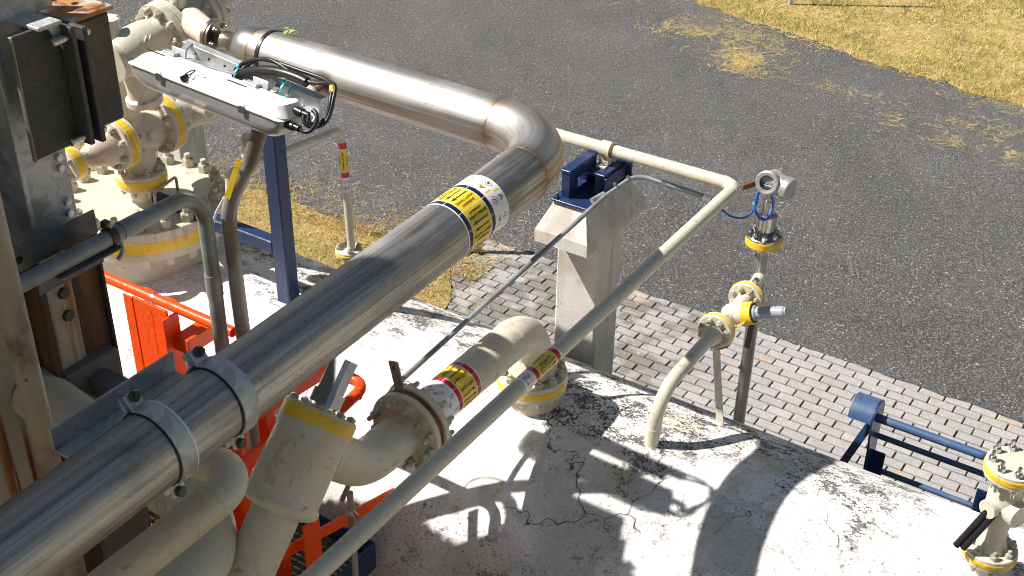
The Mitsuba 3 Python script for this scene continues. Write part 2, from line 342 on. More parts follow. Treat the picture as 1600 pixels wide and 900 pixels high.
def tube(path, r, n=28, caps=True, hollow=0.0, hint=(0, 0, -1)):
    """Round tube along a polyline: (mesh, uv). uv = (turn 0..1, metres)."""
    p = np.asarray(path, float)
    m = len(p)
    rr = np.broadcast_to(np.asarray(r, float), (m,))
    tan = np.zeros_like(p)
    d = np.diff(p, axis=0)
    dl = np.linalg.norm(d, axis=1)
    d = d / dl[:, None]
    tan[0], tan[-1] = d[0], d[-1]
    for i in range(1, m - 1):
        tan[i] = nrm(d[i - 1] + d[i])
    h = np.asarray(hint, float)
    if abs(np.dot(h, tan[0])) > 0.95:
        h = np.array([0, 1.0, 0])
    x = nrm(h - tan[0] * np.dot(h, tan[0]))
    s = np.r_[0, np.cumsum(dl)]
    ang = np.arange(n + 1) / n * 2 * math.pi
    V, U = [], []
    for i in range(m):
        x = nrm(x - tan[i] * np.dot(x, tan[i]))
        y = np.cross(tan[i], x)
        V.append(p[i] + rr[i] * (np.cos(ang)[:, None] * x + np.sin(ang)[:, None] * y))
        U.append(np.c_[ang / 2 / math.pi, np.full(n + 1, s[i])])
    V, U = np.vstack(V), np.vstack(U)
    F = []
    i, j = np.meshgrid(np.arange(m - 1), np.arange(n), indexing='ij')
    a, b, c, e = i * (n + 1) + j, i * (n + 1) + j + 1, (i + 1) * (n + 1) + j + 1, (i + 1) * (n + 1) + j
    F = np.vstack([np.stack([a, b, c], -1).reshape(-1, 3), np.stack([a, c, e], -1).reshape(-1, 3)])
    if caps:
        for row, flip in ((0, True), (m - 1, False)):
            ring = V[row * (n + 1): row * (n + 1) + n]
            k0 = len(V)
            if hollow and not (flip and hollow < 0):
                inner = p[row] + (ring - p[row]) * abs(hollow)
                deep = inner + tan[row] * (1 if flip else -1) * rr[row] * 1.6
                V = np.vstack([V, ring, inner, inner, deep, p[row] + tan[row] * (1 if flip else -1) * rr[row] * 1.6])
                q = np.arange(n)
                q2 = (q + 1) % n
                f = [np.c_[k0 + q, k0 + q2, k0 + n + q2], np.c_[k0 + q, k0 + n + q2, k0 + n + q],
                     np.c_[k0 + 2 * n + q, k0 + 2 * n + q2, k0 + 3 * n + q2], np.c_[k0 + 2 * n + q, k0 + 3 * n + q2, k0 + 3 * n + q],
                     np.c_[k0 + 3 * n + q, k0 + 3 * n + q2, np.full(n, k0 + 4 * n)]]
                f = np.vstack(f)
            else:
                V = np.vstack([V, ring, p[row]])
                q = np.arange(n)
                f = np.c_[k0 + q, k0 + (q + 1) % n, np.full(n, k0 + n)]
            U = np.vstack([U, np.zeros((len(V) - k0, 2))])
            F = np.vstack([F, f[:, ::-1] if flip else f])
    return trimesh.Trimesh(V, F, process=False), U


def put_tube(key, path, r, m, n=28, label=None, **kw):
    mesh, uv = tube(path, r, n, **kw)
    return put(key, mesh, m, True, uv=uv, label=label)


def cyl(p0, p1, r0, r1=None, n=28):
    return tube([p0, p1], [r0, r0 if r1 is None else r1], n)[0]


def lathe(profile, M, n=36):
    """Profile [(radius, height)] turned round the z axis of the frame M."""
    pr = np.asarray(profile, float)
    ang = np.arange(n) / n * 2 * math.pi
    V = np.vstack([np.c_[r * np.cos(ang), r * np.sin(ang), np.full(n, z)] for r, z in pr])
    F = []
    for i in range(len(pr) - 1):
        q = np.arange(n)
        a, b, c, d = i * n + q, i * n + (q + 1) % n, (i + 1) * n + (q + 1) % n, (i + 1) * n + q
        F += [np.c_[a, b, c], np.c_[a, c, d]]
    F = np.vstack(F)
    m = trimesh.Trimesh(V, F, process=False)
    m.merge_vertices()
    m.update_faces(m.nondegenerate_faces())
    m.apply_transform(M)
    return m


def bbox(c, s, bevel=0.004, R=None):
    """A box with bevelled edges, centre c, full sizes s."""
    h = np.asarray(s, float) / 2
    b = min(bevel, 0.45 * min(h))
    pts = []
    for sx in (-1, 1):
        for sy in (-1, 1):
            for sz in (-1, 1):
                q = np.array([sx, sy, sz], float)
                for k in range(3):
                    o = h - b
                    o[k] = h[k]
                    pts.append(q * o)
    m = trimesh.Trimesh(np.array(pts)).convex_hull
    M = np.eye(4)
    if R is not None:
        M[:3, :3] = R
    M[:3, 3] = c
    m.apply_transform(M)
    return m


def box2(x0, x1, y0, y1, z0, z1, bevel=0.004):
    return bbox(((x0 + x1) / 2, (y0 + y1) / 2, (z0 + z1) / 2), (x1 - x0, y1 - y0, z1 - z0), bevel)


def bar(p0, p1, w, h, up=(0, 0, 1), bevel=0.003):
    """A rectangular bar between two points, w across, h along 'up'."""
    p0, p1 = np.asarray(p0, float), np.asarray(p1, float)
    z = nrm(p1 - p0)
    u = nrm(np.asarray(up, float) - z * np.dot(up, z))
    R = np.stack([np.cross(u, z), u, z], 1)
    return bbox((p0 + p1) / 2, (w, h, np.linalg.norm(p1 - p0)), bevel, R)


def prism(poly, depth, M):
    """A shapely polygon in the frame's xy plane, extruded along its z."""
    ms = [trimesh.creation.extrude_polygon(g, depth, engine='earcut') for g in getattr(poly, 'geoms', [poly])]
    m = cat(ms)
    m.apply_transform(M)
    return m


def arc_strip(p, ax, e1, r0, r1, w, a0, a1, n=28):
    """A flat strap bent round an axis: inner radius r0, outer r1, width w along ax, from angle a0 to a1."""
    ax, e1 = nrm(ax), nrm(e1)
    e2 = np.cross(ax, e1)
    a = np.linspace(a0, a1, n + 1)
    d = np.cos(a)[:, None] * e1 + np.sin(a)[:, None] * e2
    V, k = [], n + 1
    for r, s in ((r1, -w / 2), (r1, w / 2), (r0, w / 2), (r0, -w / 2)):
        V.append(p + d * r + ax * s)
    V = np.vstack(V)
    F = []
    for q in range(4):
        A, B = q * k, ((q + 1) % 4) * k
        i = np.arange(n)
        F += [np.c_[A + i, A + i + 1, B + i + 1], np.c_[A + i, B + i + 1, B + i]]
    F += [np.array([[0, k, 2 * k], [0, 2 * k, 3 * k]]), np.array([[n, 2 * k + n, k + n], [n, 3 * k + n, 2 * k + n]])]
    m = trimesh.Trimesh(V, np.vstack(F), process=True)
    trimesh.repair.fix_normals(m)
    return m


PROTO = {}


def bolt_proto(m, af, nut_h, stud, chamfer=0.06):
    """Hexagon nut with the stud end standing out of it: along +z from 0."""
    key = (m, round(af, 4), round(nut_h, 4), round(stud, 4))
    if key not in PROTO:
        hexa = Polygon([(af / math.sqrt(3) * math.cos(math.radians(60 * k)), af / math.sqrt(3) * math.sin(math.radians(60 * k))) for k in range(6)])
        nut = trimesh.creation.extrude_polygon(hexa, nut_h * 0.86, engine='earcut')
        top = [(x * q, y * q, z) for q, z in ((1.0, nut_h * 0.86), (0.88, nut_h)) for x, y in list(hexa.exterior.coords)[:-1]]
        nut = cat([nut, trimesh.Trimesh(np.array(top)).convex_hull])
        parts = [nut]
        if stud:
            parts.append(lathe([(0, nut_h - 0.001), (af * 0.30, nut_h - 0.001), (af * 0.30, nut_h + stud * 0.85), (af * 0.24, nut_h + stud), (0, nut_h + stud)], np.eye(4), 14))
        PROTO[key] = mikit.ply(cat(parts), 'mat_' + m, smooth=25)
    return PROTO[key]


def bolts(key, p, ax, pcd, n, af, nut_h, stud, m='bolt', phase=0.5, hint=(0, 0, 1)):
    d = bolt_proto(m, af, nut_h, stud)
    M = frame(p, ax, hint)
    for k in range(n):
        a = 2 * math.pi * (k + phase) / n
        L = np.eye(4)
        tw = rng.uniform(0, math.pi / 3)
        L[:2, :2] = [[math.cos(tw), -math.sin(tw)], [math.sin(tw), math.cos(tw)]]
        L[:3, 3] = [pcd / 2 * math.cos(a), pcd / 2 * math.sin(a), 0]
        copy_put(key, d, M @ L)


def disc_prof(r, t, b=0.003, inner=0.0):
    return [(inner, 0), (r - b, 0), (r, b), (r, t - b), (r - b, t), (inner, t)]


def flange_pair(root, p, ax, od, t, pcd, nb, af, gap=0.012, tape=True, m='beige', tape_m='tape', both=True, stud=None, phase=0.5, bolt_m='bolt', top_m=None):
    """Two bolted flanges face to face round p, with the wound tape over the joint. Adds parts to root."""
    ax = nrm(ax)
    p = np.asarray(p, float)
    f1 = put(root + '__flange', lathe(disc_prof(od / 2, t), frame(p - ax * (gap / 2 + t), ax)), m)
    f2 = put(root + '__flange', lathe(disc_prof(od / 2, t), frame(p + ax * (gap / 2), ax)), top_m or m)
    tw = gap + 0.55 * t if tape else gap
    r = od / 2 + 0.0022 if tape else od / 2 - 0.012
    prof = [(r - 0.008, -tw / 2), (r, -tw / 2), (r + 0.0012, -tw * 0.2), (r, 0.0), (r + 0.0016, tw * 0.25), (r, tw / 2), (r - 0.008, tw / 2)] if tape else \
        [(r * 0.8, -tw / 2), (r, -tw / 2), (r, tw / 2), (r * 0.8, tw / 2)]
    put(root + '__tape' if tape else root + '__gasket', lathe(prof, frame(p, ax)), tape_m if tape else 'rust')
    st = stud if stud is not None else af * 0.5
    bolts(f2 + '__bolt', p + ax * (gap / 2 + t), ax, pcd, nb, af, af * 0.75, st, bolt_m, phase)
    if both:
        bolts(f1 + '__bolt', p - ax * (gap / 2 + t), -ax, pcd, nb, af, af * 0.75, st, bolt_m, phase)
    return f1, f2


def weld_ring(key, p, ax, r, w=0.009, m='weld'):
    put(key, lathe([(r - 0.002, -w / 2), (r + 0.0014, -w / 4), (r + 0.0018, w / 8), (r + 0.0010, w / 3), (r - 0.002, w / 2)], frame(p, ax), 48), m)


def blades(region_fn, n, lo, hi, width, lean, colors, zfn=None, seed=0, bounds=None):
    """Grass blades or straw as thin tapered triangles: (mesh, colours)."""
    r = np.random.default_rng(seed)
    x0, x1, y0, y1 = bounds
    P = np.c_[r.uniform(x0, x1, n * 3), r.uniform(y0, y1, n * 3)]
    w = region_fn(P)
    P = P[r.uniform(size=len(P)) < w][:n]
    n = len(P)
    a = r.uniform(0, 2 * math.pi, n)
    L = r.uniform(lo, hi, n)
    tilt = np.clip(r.normal(lean[0], lean[1], n), 0.02, 1.45)     # angle above the ground
    d = np.c_[np.cos(a) * np.cos(tilt), np.sin(a) * np.cos(tilt), np.sin(tilt)]
    side = np.c_[-np.sin(a), np.cos(a), r.normal(0, 0.25, n)] * (width * r.uniform(0.6, 1.4, n))[:, None]
    base = np.c_[P, np.zeros(n) + (zfn(P) if zfn else 0.006)]
    mid = base + d * (L * 0.55)[:, None]
    bend = d.copy()
    bend[:, 2] -= 0.25
    tip = mid + bend * (L * 0.45)[:, None]
    tip[:, 2] = np.maximum(tip[:, 2], base[:, 2] + 0.001)
    V = np.stack([base - side, base + side, mid + side * 0.7, mid - side * 0.7, tip], 1).reshape(-1, 3)
    o = np.arange(n)[:, None] * 5
    F = np.vstack([o + [0, 1, 2], o + [0, 2, 3], o + [3, 2, 4]])
    col = np.asarray(colors)[r.integers(0, len(colors), n)] * r.uniform(0.7, 1.25, n)[:, None]
    return trimesh.Trimesh(V, F, process=False), np.repeat(col, 5, axis=0)


def put_blades(name, parts, label, catg):
    m = cat([p[0] for p in parts])
    k = put(name, m, 'blade', False, color=np.clip(np.vstack([p[1] for p in parts]), 0, 1))
    labels[k] = {'label': label, 'category': catg, 'kind': 'stuff'}


def struct(name, mesh, m, smooth=False, label=None, uv=None):
    k = put(name, mesh, m, smooth, uv=uv)
    labels[k] = {'label': label or name.replace('_', ' '), 'kind': 'structure'}
    return k


def sheet(poly, z, holes=None):
    m = trimesh.creation.extrude_polygon(poly, 0.001, engine='earcut')
    v, f = trimesh.creation.triangulate_polygon(poly, engine='earcut')
    return trimesh.Trimesh(np.c_[v, np.full(len(v), z)], f, process=False)


# ------------------------------------------------------------------ the setting: ground, road, paving, dry grass
def wobble(x, s, a, seed):
    return a * 2 * (meshkit.fbm(np.c_[np.asarray(x) * s, np.full(len(np.atleast_1d(x)), 3.3), np.zeros(len(np.atleast_1d(x)))], 4, seed) - 0.5)


struct('ground', trimesh.Trimesh([[-400, -400, -0.03], [400, -400, -0.03], [400, 400, -0.03], [-400, 400, -0.03]], [[0, 1, 2], [0, 2, 3]]), 'earth')
xs = np.arange(-2.95, 9, 0.03)
edge_r = np.c_[xs, 0.425 + wobble(xs, 2.6, 0.035, 1) + wobble(xs, 14, 0.016, 2)]
xl = np.arange(-30, -2.95, 0.06)
edge_l = np.c_[xl, -0.12 + wobble(xl, 1.3, 0.16, 3) + wobble(xl, 9, 0.04, 4)]
road_poly = Polygon(np.vstack([edge_l, edge_r, [[9, 14], [-30, 14]]]))
struct('asphalt_road', sheet(road_poly, 0.006), 'asphalt')
xv = np.arange(-30, 12, 0.05)
verge_y = np.interp(xv, [-30, -8, -4.5, -1.95, -0.43, 0.55, 4, 12], [13, 9.1, 7.72, 7.0, 6.65, 6.40, 5.4, 3.0])
verge_edge = verge_y + wobble(xv, 0.9, 0.22, 5) + wobble(xv, 6, 0.10, 6) + wobble(xv, 22, 0.05, 7)
struct('grass_verge_ground', sheet(Polygon(np.vstack([np.c_[xv, verge_edge], [[12, 60], [-30, 60]]])), 0.012), 'straw_ground')
strip_x = np.arange(-9, -2.35, 0.05)
strip_top = np.interp(strip_x, [-9, -5.3, -4.7, -3.4, -2.95, -2.6, -2.35], [0.0, -0.05, -0.12, -0.12, -0.15, -0.62, -1.3]) + wobble(strip_x, 4, 0.10, 8) + wobble(strip_x, 19, 0.06, 9)
struct('dry_strip_ground', sheet(Polygon(np.vstack([np.c_[strip_x, strip_top], [[-2.35, -6.5], [-9, -6.5]]])), 0.012), 'straw_ground')

# concrete block paving, 200 x 100 mm, running bond, rows along the tank
bed = struct('paving', sheet(Polygon([[-2.99, -4.2], [8, -4.2], [8, 0.47], [-2.99, 0.47]]), -0.013), 'joint', label='concrete block paving between the tank and the asphalt')
paver_proto = []
for v in range(4):
    h = bbox((0, 0, -0.02), (0.1875, 0.0860, 0.04), 0.003)
    for i in range(5):
        paver_proto.append(mikit.ply(h, f'mat_paver{i}', smooth=False))
spots = []
for j in range(-4, 28):
    y = -0.1 * j
    for i in range(-15, 34):
        x = 0.2 * i + (0.2 if j % 2 else 0.1)
        hidden = y < -0.86 or (x < -2.1 and y < -0.82 - 1.5 * (-2.1 - x))
        if x < -2.9 + 0.05 * math.sin(j * 2.1) or x > 4.6:
            continue
        dist = np.linalg.norm(EYE - [x, y, 0])
        spots.append((hidden, x > 2.45, dist, x, y))
near = sorted([s for s in spots if not s[0] and not s[1]], key=lambda s: s[2])
rest = near[300:] + [s for s in spots if s[0] or s[1]]


def paver_matrix(x, y):
    r = Ro.from_euler('xyz', [rng.normal(0, 0.006), rng.normal(0, 0.004), rng.normal(0, 0.008)]).as_matrix()
    M = np.eye(4)
    M[:3, :3] = r
    M[:3, 3] = [x + rng.normal(0, 0.0015), y + rng.normal(0, 0.0012), 0.003 + rng.normal(0, 0.0016)]
    return M


pick = [0, 0, 1, 1, 1, 3, 3, 3, 2, 0, 1, 3, 0, 2, 4]
for s in near[:300]:
    copy_put('paving__paver', paver_proto[pick[rng.integers(15)]], paver_matrix(s[3], s[4]))
far_pavers = [[], [], [], []]
for s in rest:
    m = bbox((0, 0, -0.02), (0.1875, 0.0860, 0.04), 0.003)
    m.apply_transform(paver_matrix(s[3], s[4]))
    far_pavers[rng.integers(4)].append(m)
for i, ms in enumerate(far_pavers):
    k = put('paving__far_pavers', cat(ms), f'paver{[0, 1, 2, 3][i]}', False)
    labels[k] = {'label': 'more grey paving blocks of the same pattern', 'kind': 'stuff'}

# dry grass and cut straw
STRAW = [(0.66, 0.50, 0.20), (0.58, 0.44, 0.15), (0.72, 0.58, 0.27), (0.50, 0.38, 0.13), (0.60, 0.50, 0.17), (0.38, 0.35, 0.09), (0.27, 0.29, 0.07)]
RED = [(0.50, 0.31, 0.12), (0.58, 0.40, 0.16), (0.42, 0.25, 0.10), (0.62, 0.47, 0.22), (0.33, 0.30, 0.08), (0.22, 0.24, 0.06)]


def vedge(x):
    return np.interp(x, xv, verge_edge)


def tuft(P, s, seed, lo, hi):
    g = meshkit.fbm(np.c_[P * s, np.zeros(len(P))], 3, seed)
    return np.clip((g - lo) / (hi - lo), 0, 1)


put_blades('dry_grass_verge', [
    blades(lambda P: ((P[:, 1] > vedge(P[:, 0]) - 0.03)) * (0.35 + 0.65 * tuft(P, 3, 1, 0.35, 0.6)), 52000, 0.05, 0.15, 0.0028, (0.35, 0.35), STRAW, lambda P: 0.012, 11, (-6.5, 4.5, 5.2, 12.5)),
    blades(lambda P: np.exp(-((P[:, 1] - vedge(P[:, 0]) + 0.03) / 0.07) ** 2) * tuft(P, 5, 33, 0.32, 0.5), 14000, 0.04, 0.13, 0.0026, (0.5, 0.4), STRAW, lambda P: 0.010, 41, (-6.5, 4.5, 4.6, 10)),
    blades(lambda P: np.exp(-((P[:, 1] - vedge(P[:, 0]) + 0.02) / 0.10) ** 2) * tuft(P, 3, 34, 0.48, 0.6), 5000, 0.06, 0.16, 0.003, (0.9, 0.3), [(0.24, 0.25, 0.06), (0.36, 0.32, 0.09), (0.46, 0.36, 0.12)], lambda P: 0.010, 42, (-6.5, 4.5, 4.6, 10)),
    blades(lambda P: (P[:, 1] > vedge(P[:, 0]) + 0.02) * tuft(P, 1.6, 5, 0.42, 0.6), 16000, 0.06, 0.16, 0.003, (0.9, 0.3), [(0.20, 0.21, 0.05), (0.30, 0.28, 0.07), (0.42, 0.34, 0.11)], lambda P: 0.012, 12, (-6.5, 4.5, 5.2, 12.5)),
], 'mown verge of dry yellow grass along the far side of the asphalt', 'grass')
put_blades('loose_straw', [
    blades(lambda P: np.exp(-np.maximum(vedge(P[:, 0]) - P[:, 1], 0) / 0.22) * (P[:, 1] < vedge(P[:, 0]) + 0.05) * tuft(P, 2.2, 9, 0.40, 0.58), 20000, 0.04, 0.14, 0.0022, (0.06, 0.10), STRAW[:5], lambda P: 0.010, 13, (-6.5, 4.5, 3.5, 9.5)),
    blades(lambda P: np.exp(-((P[:, 0] + 3.5) / 0.75) ** 2 - ((P[:, 1] - 6.6) / 0.32) ** 2) * (0.15 + tuft(P, 3.2, 10, 0.42, 0.55)), 7500, 0.04, 0.14, 0.0024, (0.08, 0.12), STRAW[:5], lambda P: 0.012, 14, (-6, -1, 5.3, 8)),
    blades(lambda P: np.exp(-((P[:, 0] + 2.75) / 0.35) ** 2 - ((P[:, 1] - 6.0) / 0.40) ** 2) * (0.1 + tuft(P, 3.2, 16, 0.42, 0.55)), 6500, 0.04, 0.14, 0.0024, (0.08, 0.12), STRAW[:5], lambda P: 0.014, 24, (-4, -1.4, 4.8, 7.2)),
    blades(lambda P: np.exp(-((P[:, 0] - 0.25) / 0.75) ** 2 - ((P[:, 1] - 5.3) / 0.34) ** 2) * (0.1 + tuft(P, 2.6, 15, 0.42, 0.56)), 8000, 0.04, 0.14, 0.0024, (0.08, 0.12), STRAW[:5], lambda P: 0.012, 15, (-1.8, 2.6, 4, 7)),
    blades(lambda P: np.exp(-((P[:, 0] + 1.4) / 0.5) ** 2 - ((P[:, 1] - 5.75) / 0.16) ** 2), 700, 0.04, 0.14, 0.0024, (0.08, 0.12), STRAW[:5], lambda P: 0.012, 25, (-3, 0.2, 5.2, 6.3)),
    blades(lambda P: (P[:, 1] > -0.1) * np.exp(-np.maximum(P[:, 1], 0) / 0.75), 1500, 0.03, 0.13, 0.0018, (0.05, 0.08), STRAW[:5], lambda P: 0.010, 16, (-8, -2.6, -0.2, 3.4)),
    blades(lambda P: 0.5 + 0 * P[:, 0], 90, 0.03, 0.12, 0.0018, (0.05, 0.08), STRAW[:5], lambda P: 0.010, 17, (-5, 3, 0.6, 6)),
], 'loose cut straw scattered over the asphalt in drifts', 'straw')


def strip_in(P):
    return (P[:, 1] < np.interp(P[:, 0], strip_x, strip_top) + 0.05) * 1.0


put_blades('dry_grass_strip', [
    blades(lambda P: strip_in(P) * (0.4 + 0.6 * tuft(P, 4, 21, 0.35, 0.6)), 26000, 0.03, 0.10, 0.0022, (0.55, 0.4), RED, lambda P: 0.012, 18, (-8.5, -2.3, -2.6, 0.3)),
    blades(lambda P: np.exp(-np.maximum(P[:, 1] + 0.12, 0) / 0.20) * (P[:, 1] > -0.3) * tuft(P, 4, 22, 0.34, 0.55), 7000, 0.03, 0.10, 0.002, (0.3, 0.3), RED, lambda P: 0.010, 19, (-7, -2.6, -0.3, 0.6)),
], 'strip of short reddish dry grass behind the tank', 'grass')
put_blades('joint_weeds', [
    blades(lambda P, c=c: np.exp(-((P[:, 0] - c[0]) ** 2 + (P[:, 1] - c[1]) ** 2) / (c[2] ** 2)), c[3], 0.02, 0.08, 0.0022, (0.6, 0.35), c[4], lambda P: 0.004, 30 + i, (c[0] - 0.4, c[0] + 0.4, c[1] - 0.3, c[1] + 0.3))
    for i, c in enumerate([(-2.0, 0.40, 0.06, 260, RED), (-1.90, 0.36, 0.04, 120, RED), (-2.55, -0.36, 0.05, 90, STRAW), (-2.30, -0.56, 0.05, 110, STRAW), (-2.62, 0.12, 0.12, 260, STRAW), (-2.82, -0.15, 0.10, 260, RED), (-1.0, 0.18, 0.03, 80, STRAW), (0.15, 0.36, 0.03, 60, [(0.10, 0.25, 0.03), (0.16, 0.30, 0.04)]), (1.3, -0.35, 0.05, 120, STRAW), (0.35, -0.62, 0.03, 70, STRAW), (-2.75, -0.62, 0.12, 240, RED), (-2.45, 0.52, 0.07, 130, STRAW)])
], 'small weeds and grass growing in the paving joints', 'weeds')

# post far out on the verge
t = thing('sign_post', 'thin grey metal post standing on the far grass verge', 'post')
put_tube(t + '__pole', [(-3.16, 8.28, 0), (-3.16, 8.28, 2.4)], 0.03, 'galv', 16)

# ------------------------------------------------------------------ the tank
NX, NA = 260, 150
gx = np.linspace(-7.5, 7.5, NX)
ga = np.linspace(-math.pi, math.pi, NA, endpoint=False)
GX, GA = np.meshgrid(gx, ga, indexing='ij')
rr = TKR + 0.010 * (meshkit.fbm(np.stack([GX * 1.2, np.sin(GA) * 1.3, np.cos(GA) * 1.3], -1), 3, 4) - 0.5)
V = np.stack([GX, TKY + rr * np.sin(GA), TKZ + rr * np.cos(GA)], -1).reshape(-1, 3)
ii, jj = np.meshgrid(np.arange(NX - 1), np.arange(NA), indexing='ij')
a, b, c, d = ii * NA + jj, ii * NA + (jj + 1) % NA, (ii + 1) * NA + (jj + 1) % NA, (ii + 1) * NA + jj
tk = trimesh.Trimesh(V, np.vstack([np.stack([a, c, b], -1).reshape(-1, 3), np.stack([a, d, c], -1).reshape(-1, 3)]), process=False)
t = thing('storage_tank', 'long lying tank with a cracked white lichen-stained concrete coat', 'tank')
put(t + '__shell', tk, 'tank', True)
for x in (-7.5, 7.5):
    s = math.copysign(1, x)
    put(t + '__end_cap', lathe([(TKR, 0), (TKR * 0.93, 0.22), (TKR * 0.7, 0.40), (TKR * 0.35, 0.5), (0, 0.52)], frame((x, TKY, TKZ), (s, 0, 0)), 64), 'tank')
for x in (-5, 0.5, 5.5):
    poly = Polygon([(-0.95, 0), (0.95, 0), (0.95, 0.75), (-0.95, 0.75)]).difference(Point(0, TKZ).buffer(TKR - 0.01, 48))
    put(t + '__saddle', prism(poly, 0.35, np.array([[0, 0, 1, x - 0.17], [1, 0, 0, TKY], [0, 1, 0, 0], [0, 0, 0, 1.0]])), 'concrete')

# ------------------------------------------------------------------ printed bands on the pipes
class Band:
    """A sticker band wound on a pipe: u metres along 'ax' from p, v metres round from the top."""

    def __init__(s, root, p, ax, R, part='label_band'):
        s.p, s.R, s.ax = np.asarray(p, float), R, nrm(ax)
        s.e1 = nrm(np.array([0, 0, 1.0]) - s.ax * s.ax[2]) if abs(s.ax[2]) < 0.9 else np.array([0, -1.0, 0])
        s.e2 = np.cross(s.ax, s.e1)
        s.root, s.part, s.layers = root, root + '__' + part, {}

    def wrap(s, m):
        v = np.asarray(m.vertices)
        th, r = v[:, 1] / s.R, s.R + v[:, 2]
        m.vertices = s.p + v[:, :1] * s.ax + (r * np.cos(th))[:, None] * s.e1 + (r * np.sin(th))[:, None] * s.e2
        return m

    def rect(s, u0, u1, v0, v1, m, lift):
        n = max(2, int(abs(v1 - v0) / (s.R * 0.12)) + 1)
        v = np.linspace(v0, v1, n + 1)
        P = np.vstack([np.c_[np.full(n + 1, u0), v, np.full(n + 1, lift)], np.c_[np.full(n + 1, u1), v, np.full(n + 1, lift)]])
        i = np.arange(n)
        F = np.vstack([np.c_[i, i + n + 1, i + 1], np.c_[i + 1, i + n + 1, i + n + 2]])
        s.layers.setdefault(m, []).append(s.wrap(trimesh.Trimesh(P, F, process=False)))

    def poly(s, g, m, lift):
        for q in getattr(g, 'geoms', [g]):
            q = q.segmentize(s.R * 0.25)
            v, f = trimesh.creation.triangulate_polygon(q, engine='earcut')
            s.layers.setdefault(m, []).append(s.wrap(trimesh.Trimesh(np.c_[v, np.full(len(v), lift)], f, process=False)))

    def text(s, txt, u, v, h, flip, m='ink', lift=0.0012, length=None, bold=True):
        t = meshkit.text_mesh(txt, h, 0.0002, bold)
        b = t.bounds
        w = b[1, 0] - b[0, 0]
        P = np.asarray(t.vertices).copy()
        P[:, :2] -= (b[0, :2] + b[1, :2]) / 2
        if length:
            P[:, 0] *= min(1.0, length / w)
        k = -1 if flip else 1
        P[:, 0] = u + k * P[:, 0]
        P[:, 1] = v + k * P[:, 1]
        P[:, 2] += lift
        s.layers.setdefault(m, []).append(s.wrap(trimesh.Trimesh(P, t.faces, process=False)))

    def arrow(s, u0, u1, v, w):
        d = math.copysign(1, u1 - u0)
        s.poly(Polygon([(u0, v - w * 0.4), (u1 - d * w * 3.2, v - w * 0.4), (u1 - d * w * 3.6, v - w * 1.25), (u1, v), (u1 - d * w * 3.6, v + w * 1.25), (u1 - d * w * 3.2, v + w * 0.4), (u0, v + w * 0.4)]), 'ink', 0.0011)

    def diamond(s, u, v, r, kind=0):
        dm = Polygon([(u - r, v), (u, v - r), (u + r, v), (u, v + r)])
        s.poly(dm.difference(dm.buffer(-r * 0.13)), 'label_red', 0.0011)
        if kind == 0:      # flame
            g = Polygon([(-.3, -.28), (.32, -.28), (.36, 0), (.16, .34), (.12, .1), (-.04, .46), (-.2, .1), (-.34, .12)])
        else:              # bottle
            g = affinity.rotate(Polygon([(-.5, -.1), (.3, -.1), (.42, -.05), (.55, -.05), (.55, .05), (.42, .05), (.3, .1), (-.5, .1)]), 35)
        s.poly(affinity.translate(affinity.scale(g, r, r, origin=(0, 0)), u, v), 'ink', 0.0012)

    def triangle(s, u, v, r, flip):
        k = -1 if flip else 1
        tri = Polygon([(u - k * r * .6, v - r), (u - k * r * .6, v + r), (u + k * r, v)])
        s.poly(tri, 'ink', 0.0011)
        s.poly(tri.buffer(-r * 0.17, join_style=2), 'label_yellow', 0.0013)
        s.poly(affinity.scale(tri, 0.30, 0.30), 'ink', 0.0015)

    def done(s, label):
        names = {'label_white': 'backing', 'label_yellow': 'yellow_field', 'label_black': 'black_field', 'label_red': 'red_field', 'ink': 'print'}
        words = {'label_yellow': 'yellow fields', 'label_black': 'black segments', 'label_red': 'red segments', 'ink': 'black lettering and arrows'}
        base = None
        for m in ('label_white', 'label_black', 'label_red', 'label_yellow', 'ink'):
            if m in s.layers:
                mesh = cat(s.layers[m])
                if base is None:
                    base = put(s.part, mesh, m, False, label=label)
                else:
                    k = put(base + '__' + names[m], mesh, m, False)
                    labels[k] = {'label': words[m] + ' of the band', 'kind': 'stuff'}


def band_full(b, u0, u1, ring_m, yellow, haz_u, cells, rows, hazard, lift0=0.0005):
    """One whole winding: white ground, two segmented rings, yellow rows with lettering and arrows, a white zone with pictograms."""
    C = 2 * math.pi * b.R
    b.rect(u0, u1, 0, C, 'label_white', lift0)
    g = 0.0022 if b.R > 0.06 else 0.0015
    for k in range(cells):
        v0, v1 = C * k / cells, C * (k + 1) / cells
        for r in yellow[:2]:
            b.rect(r[0], r[1], v0 + g / 2, v1 - g / 2, ring_m, lift0 + 0.0003)
        y0, y1 = yellow[2]
        b.rect(y0, y1, v0 + g / 2, v1 - g / 2, 'label_yellow', lift0 + 0.0003)
        rows(b, k, y0, y1, v0, v1)
        hazard(b, k, haz_u, v0, v1)


# ------------------------------------------------------------------ the big stainless pipe
RA = 0.1095
pA0, pA1 = np.array([0.612, -8.6, 3.644]), None
axA = nrm([-0.0169, 0.9997, 0.0187])
corner = np.array([0.5435, -4.178, 3.7268])
bz = 3.735
start = corner - axA * 4.6
pB = np.array([-1.04, -4.178, bz + 0.012])
sp = thing('stainless_pipe', 'wide bare stainless steel pipe with a right-angle bend and weld stains', 'pipe')
RB = 0.305
b1, b2 = corner - axA * RB, corner + nrm(pB - corner) * RB
put_tube(sp + '__straight_run', [start, b1], RA, 'stainless', 64)
el = fillet([b1 - axA * 1e-4, corner, b2 + nrm(pB - corner) * 1e-4], RB * 0.999, 28)
put_tube(sp + '__elbow', el, RA + 0.0006, 'stainless', 64)
put_tube(sp + '__straight_run', [b2, pB], RA, 'stainless', 64)
axB = nrm(pB - corner)
weld_ring(sp + '__weld', b1, axA, RA)
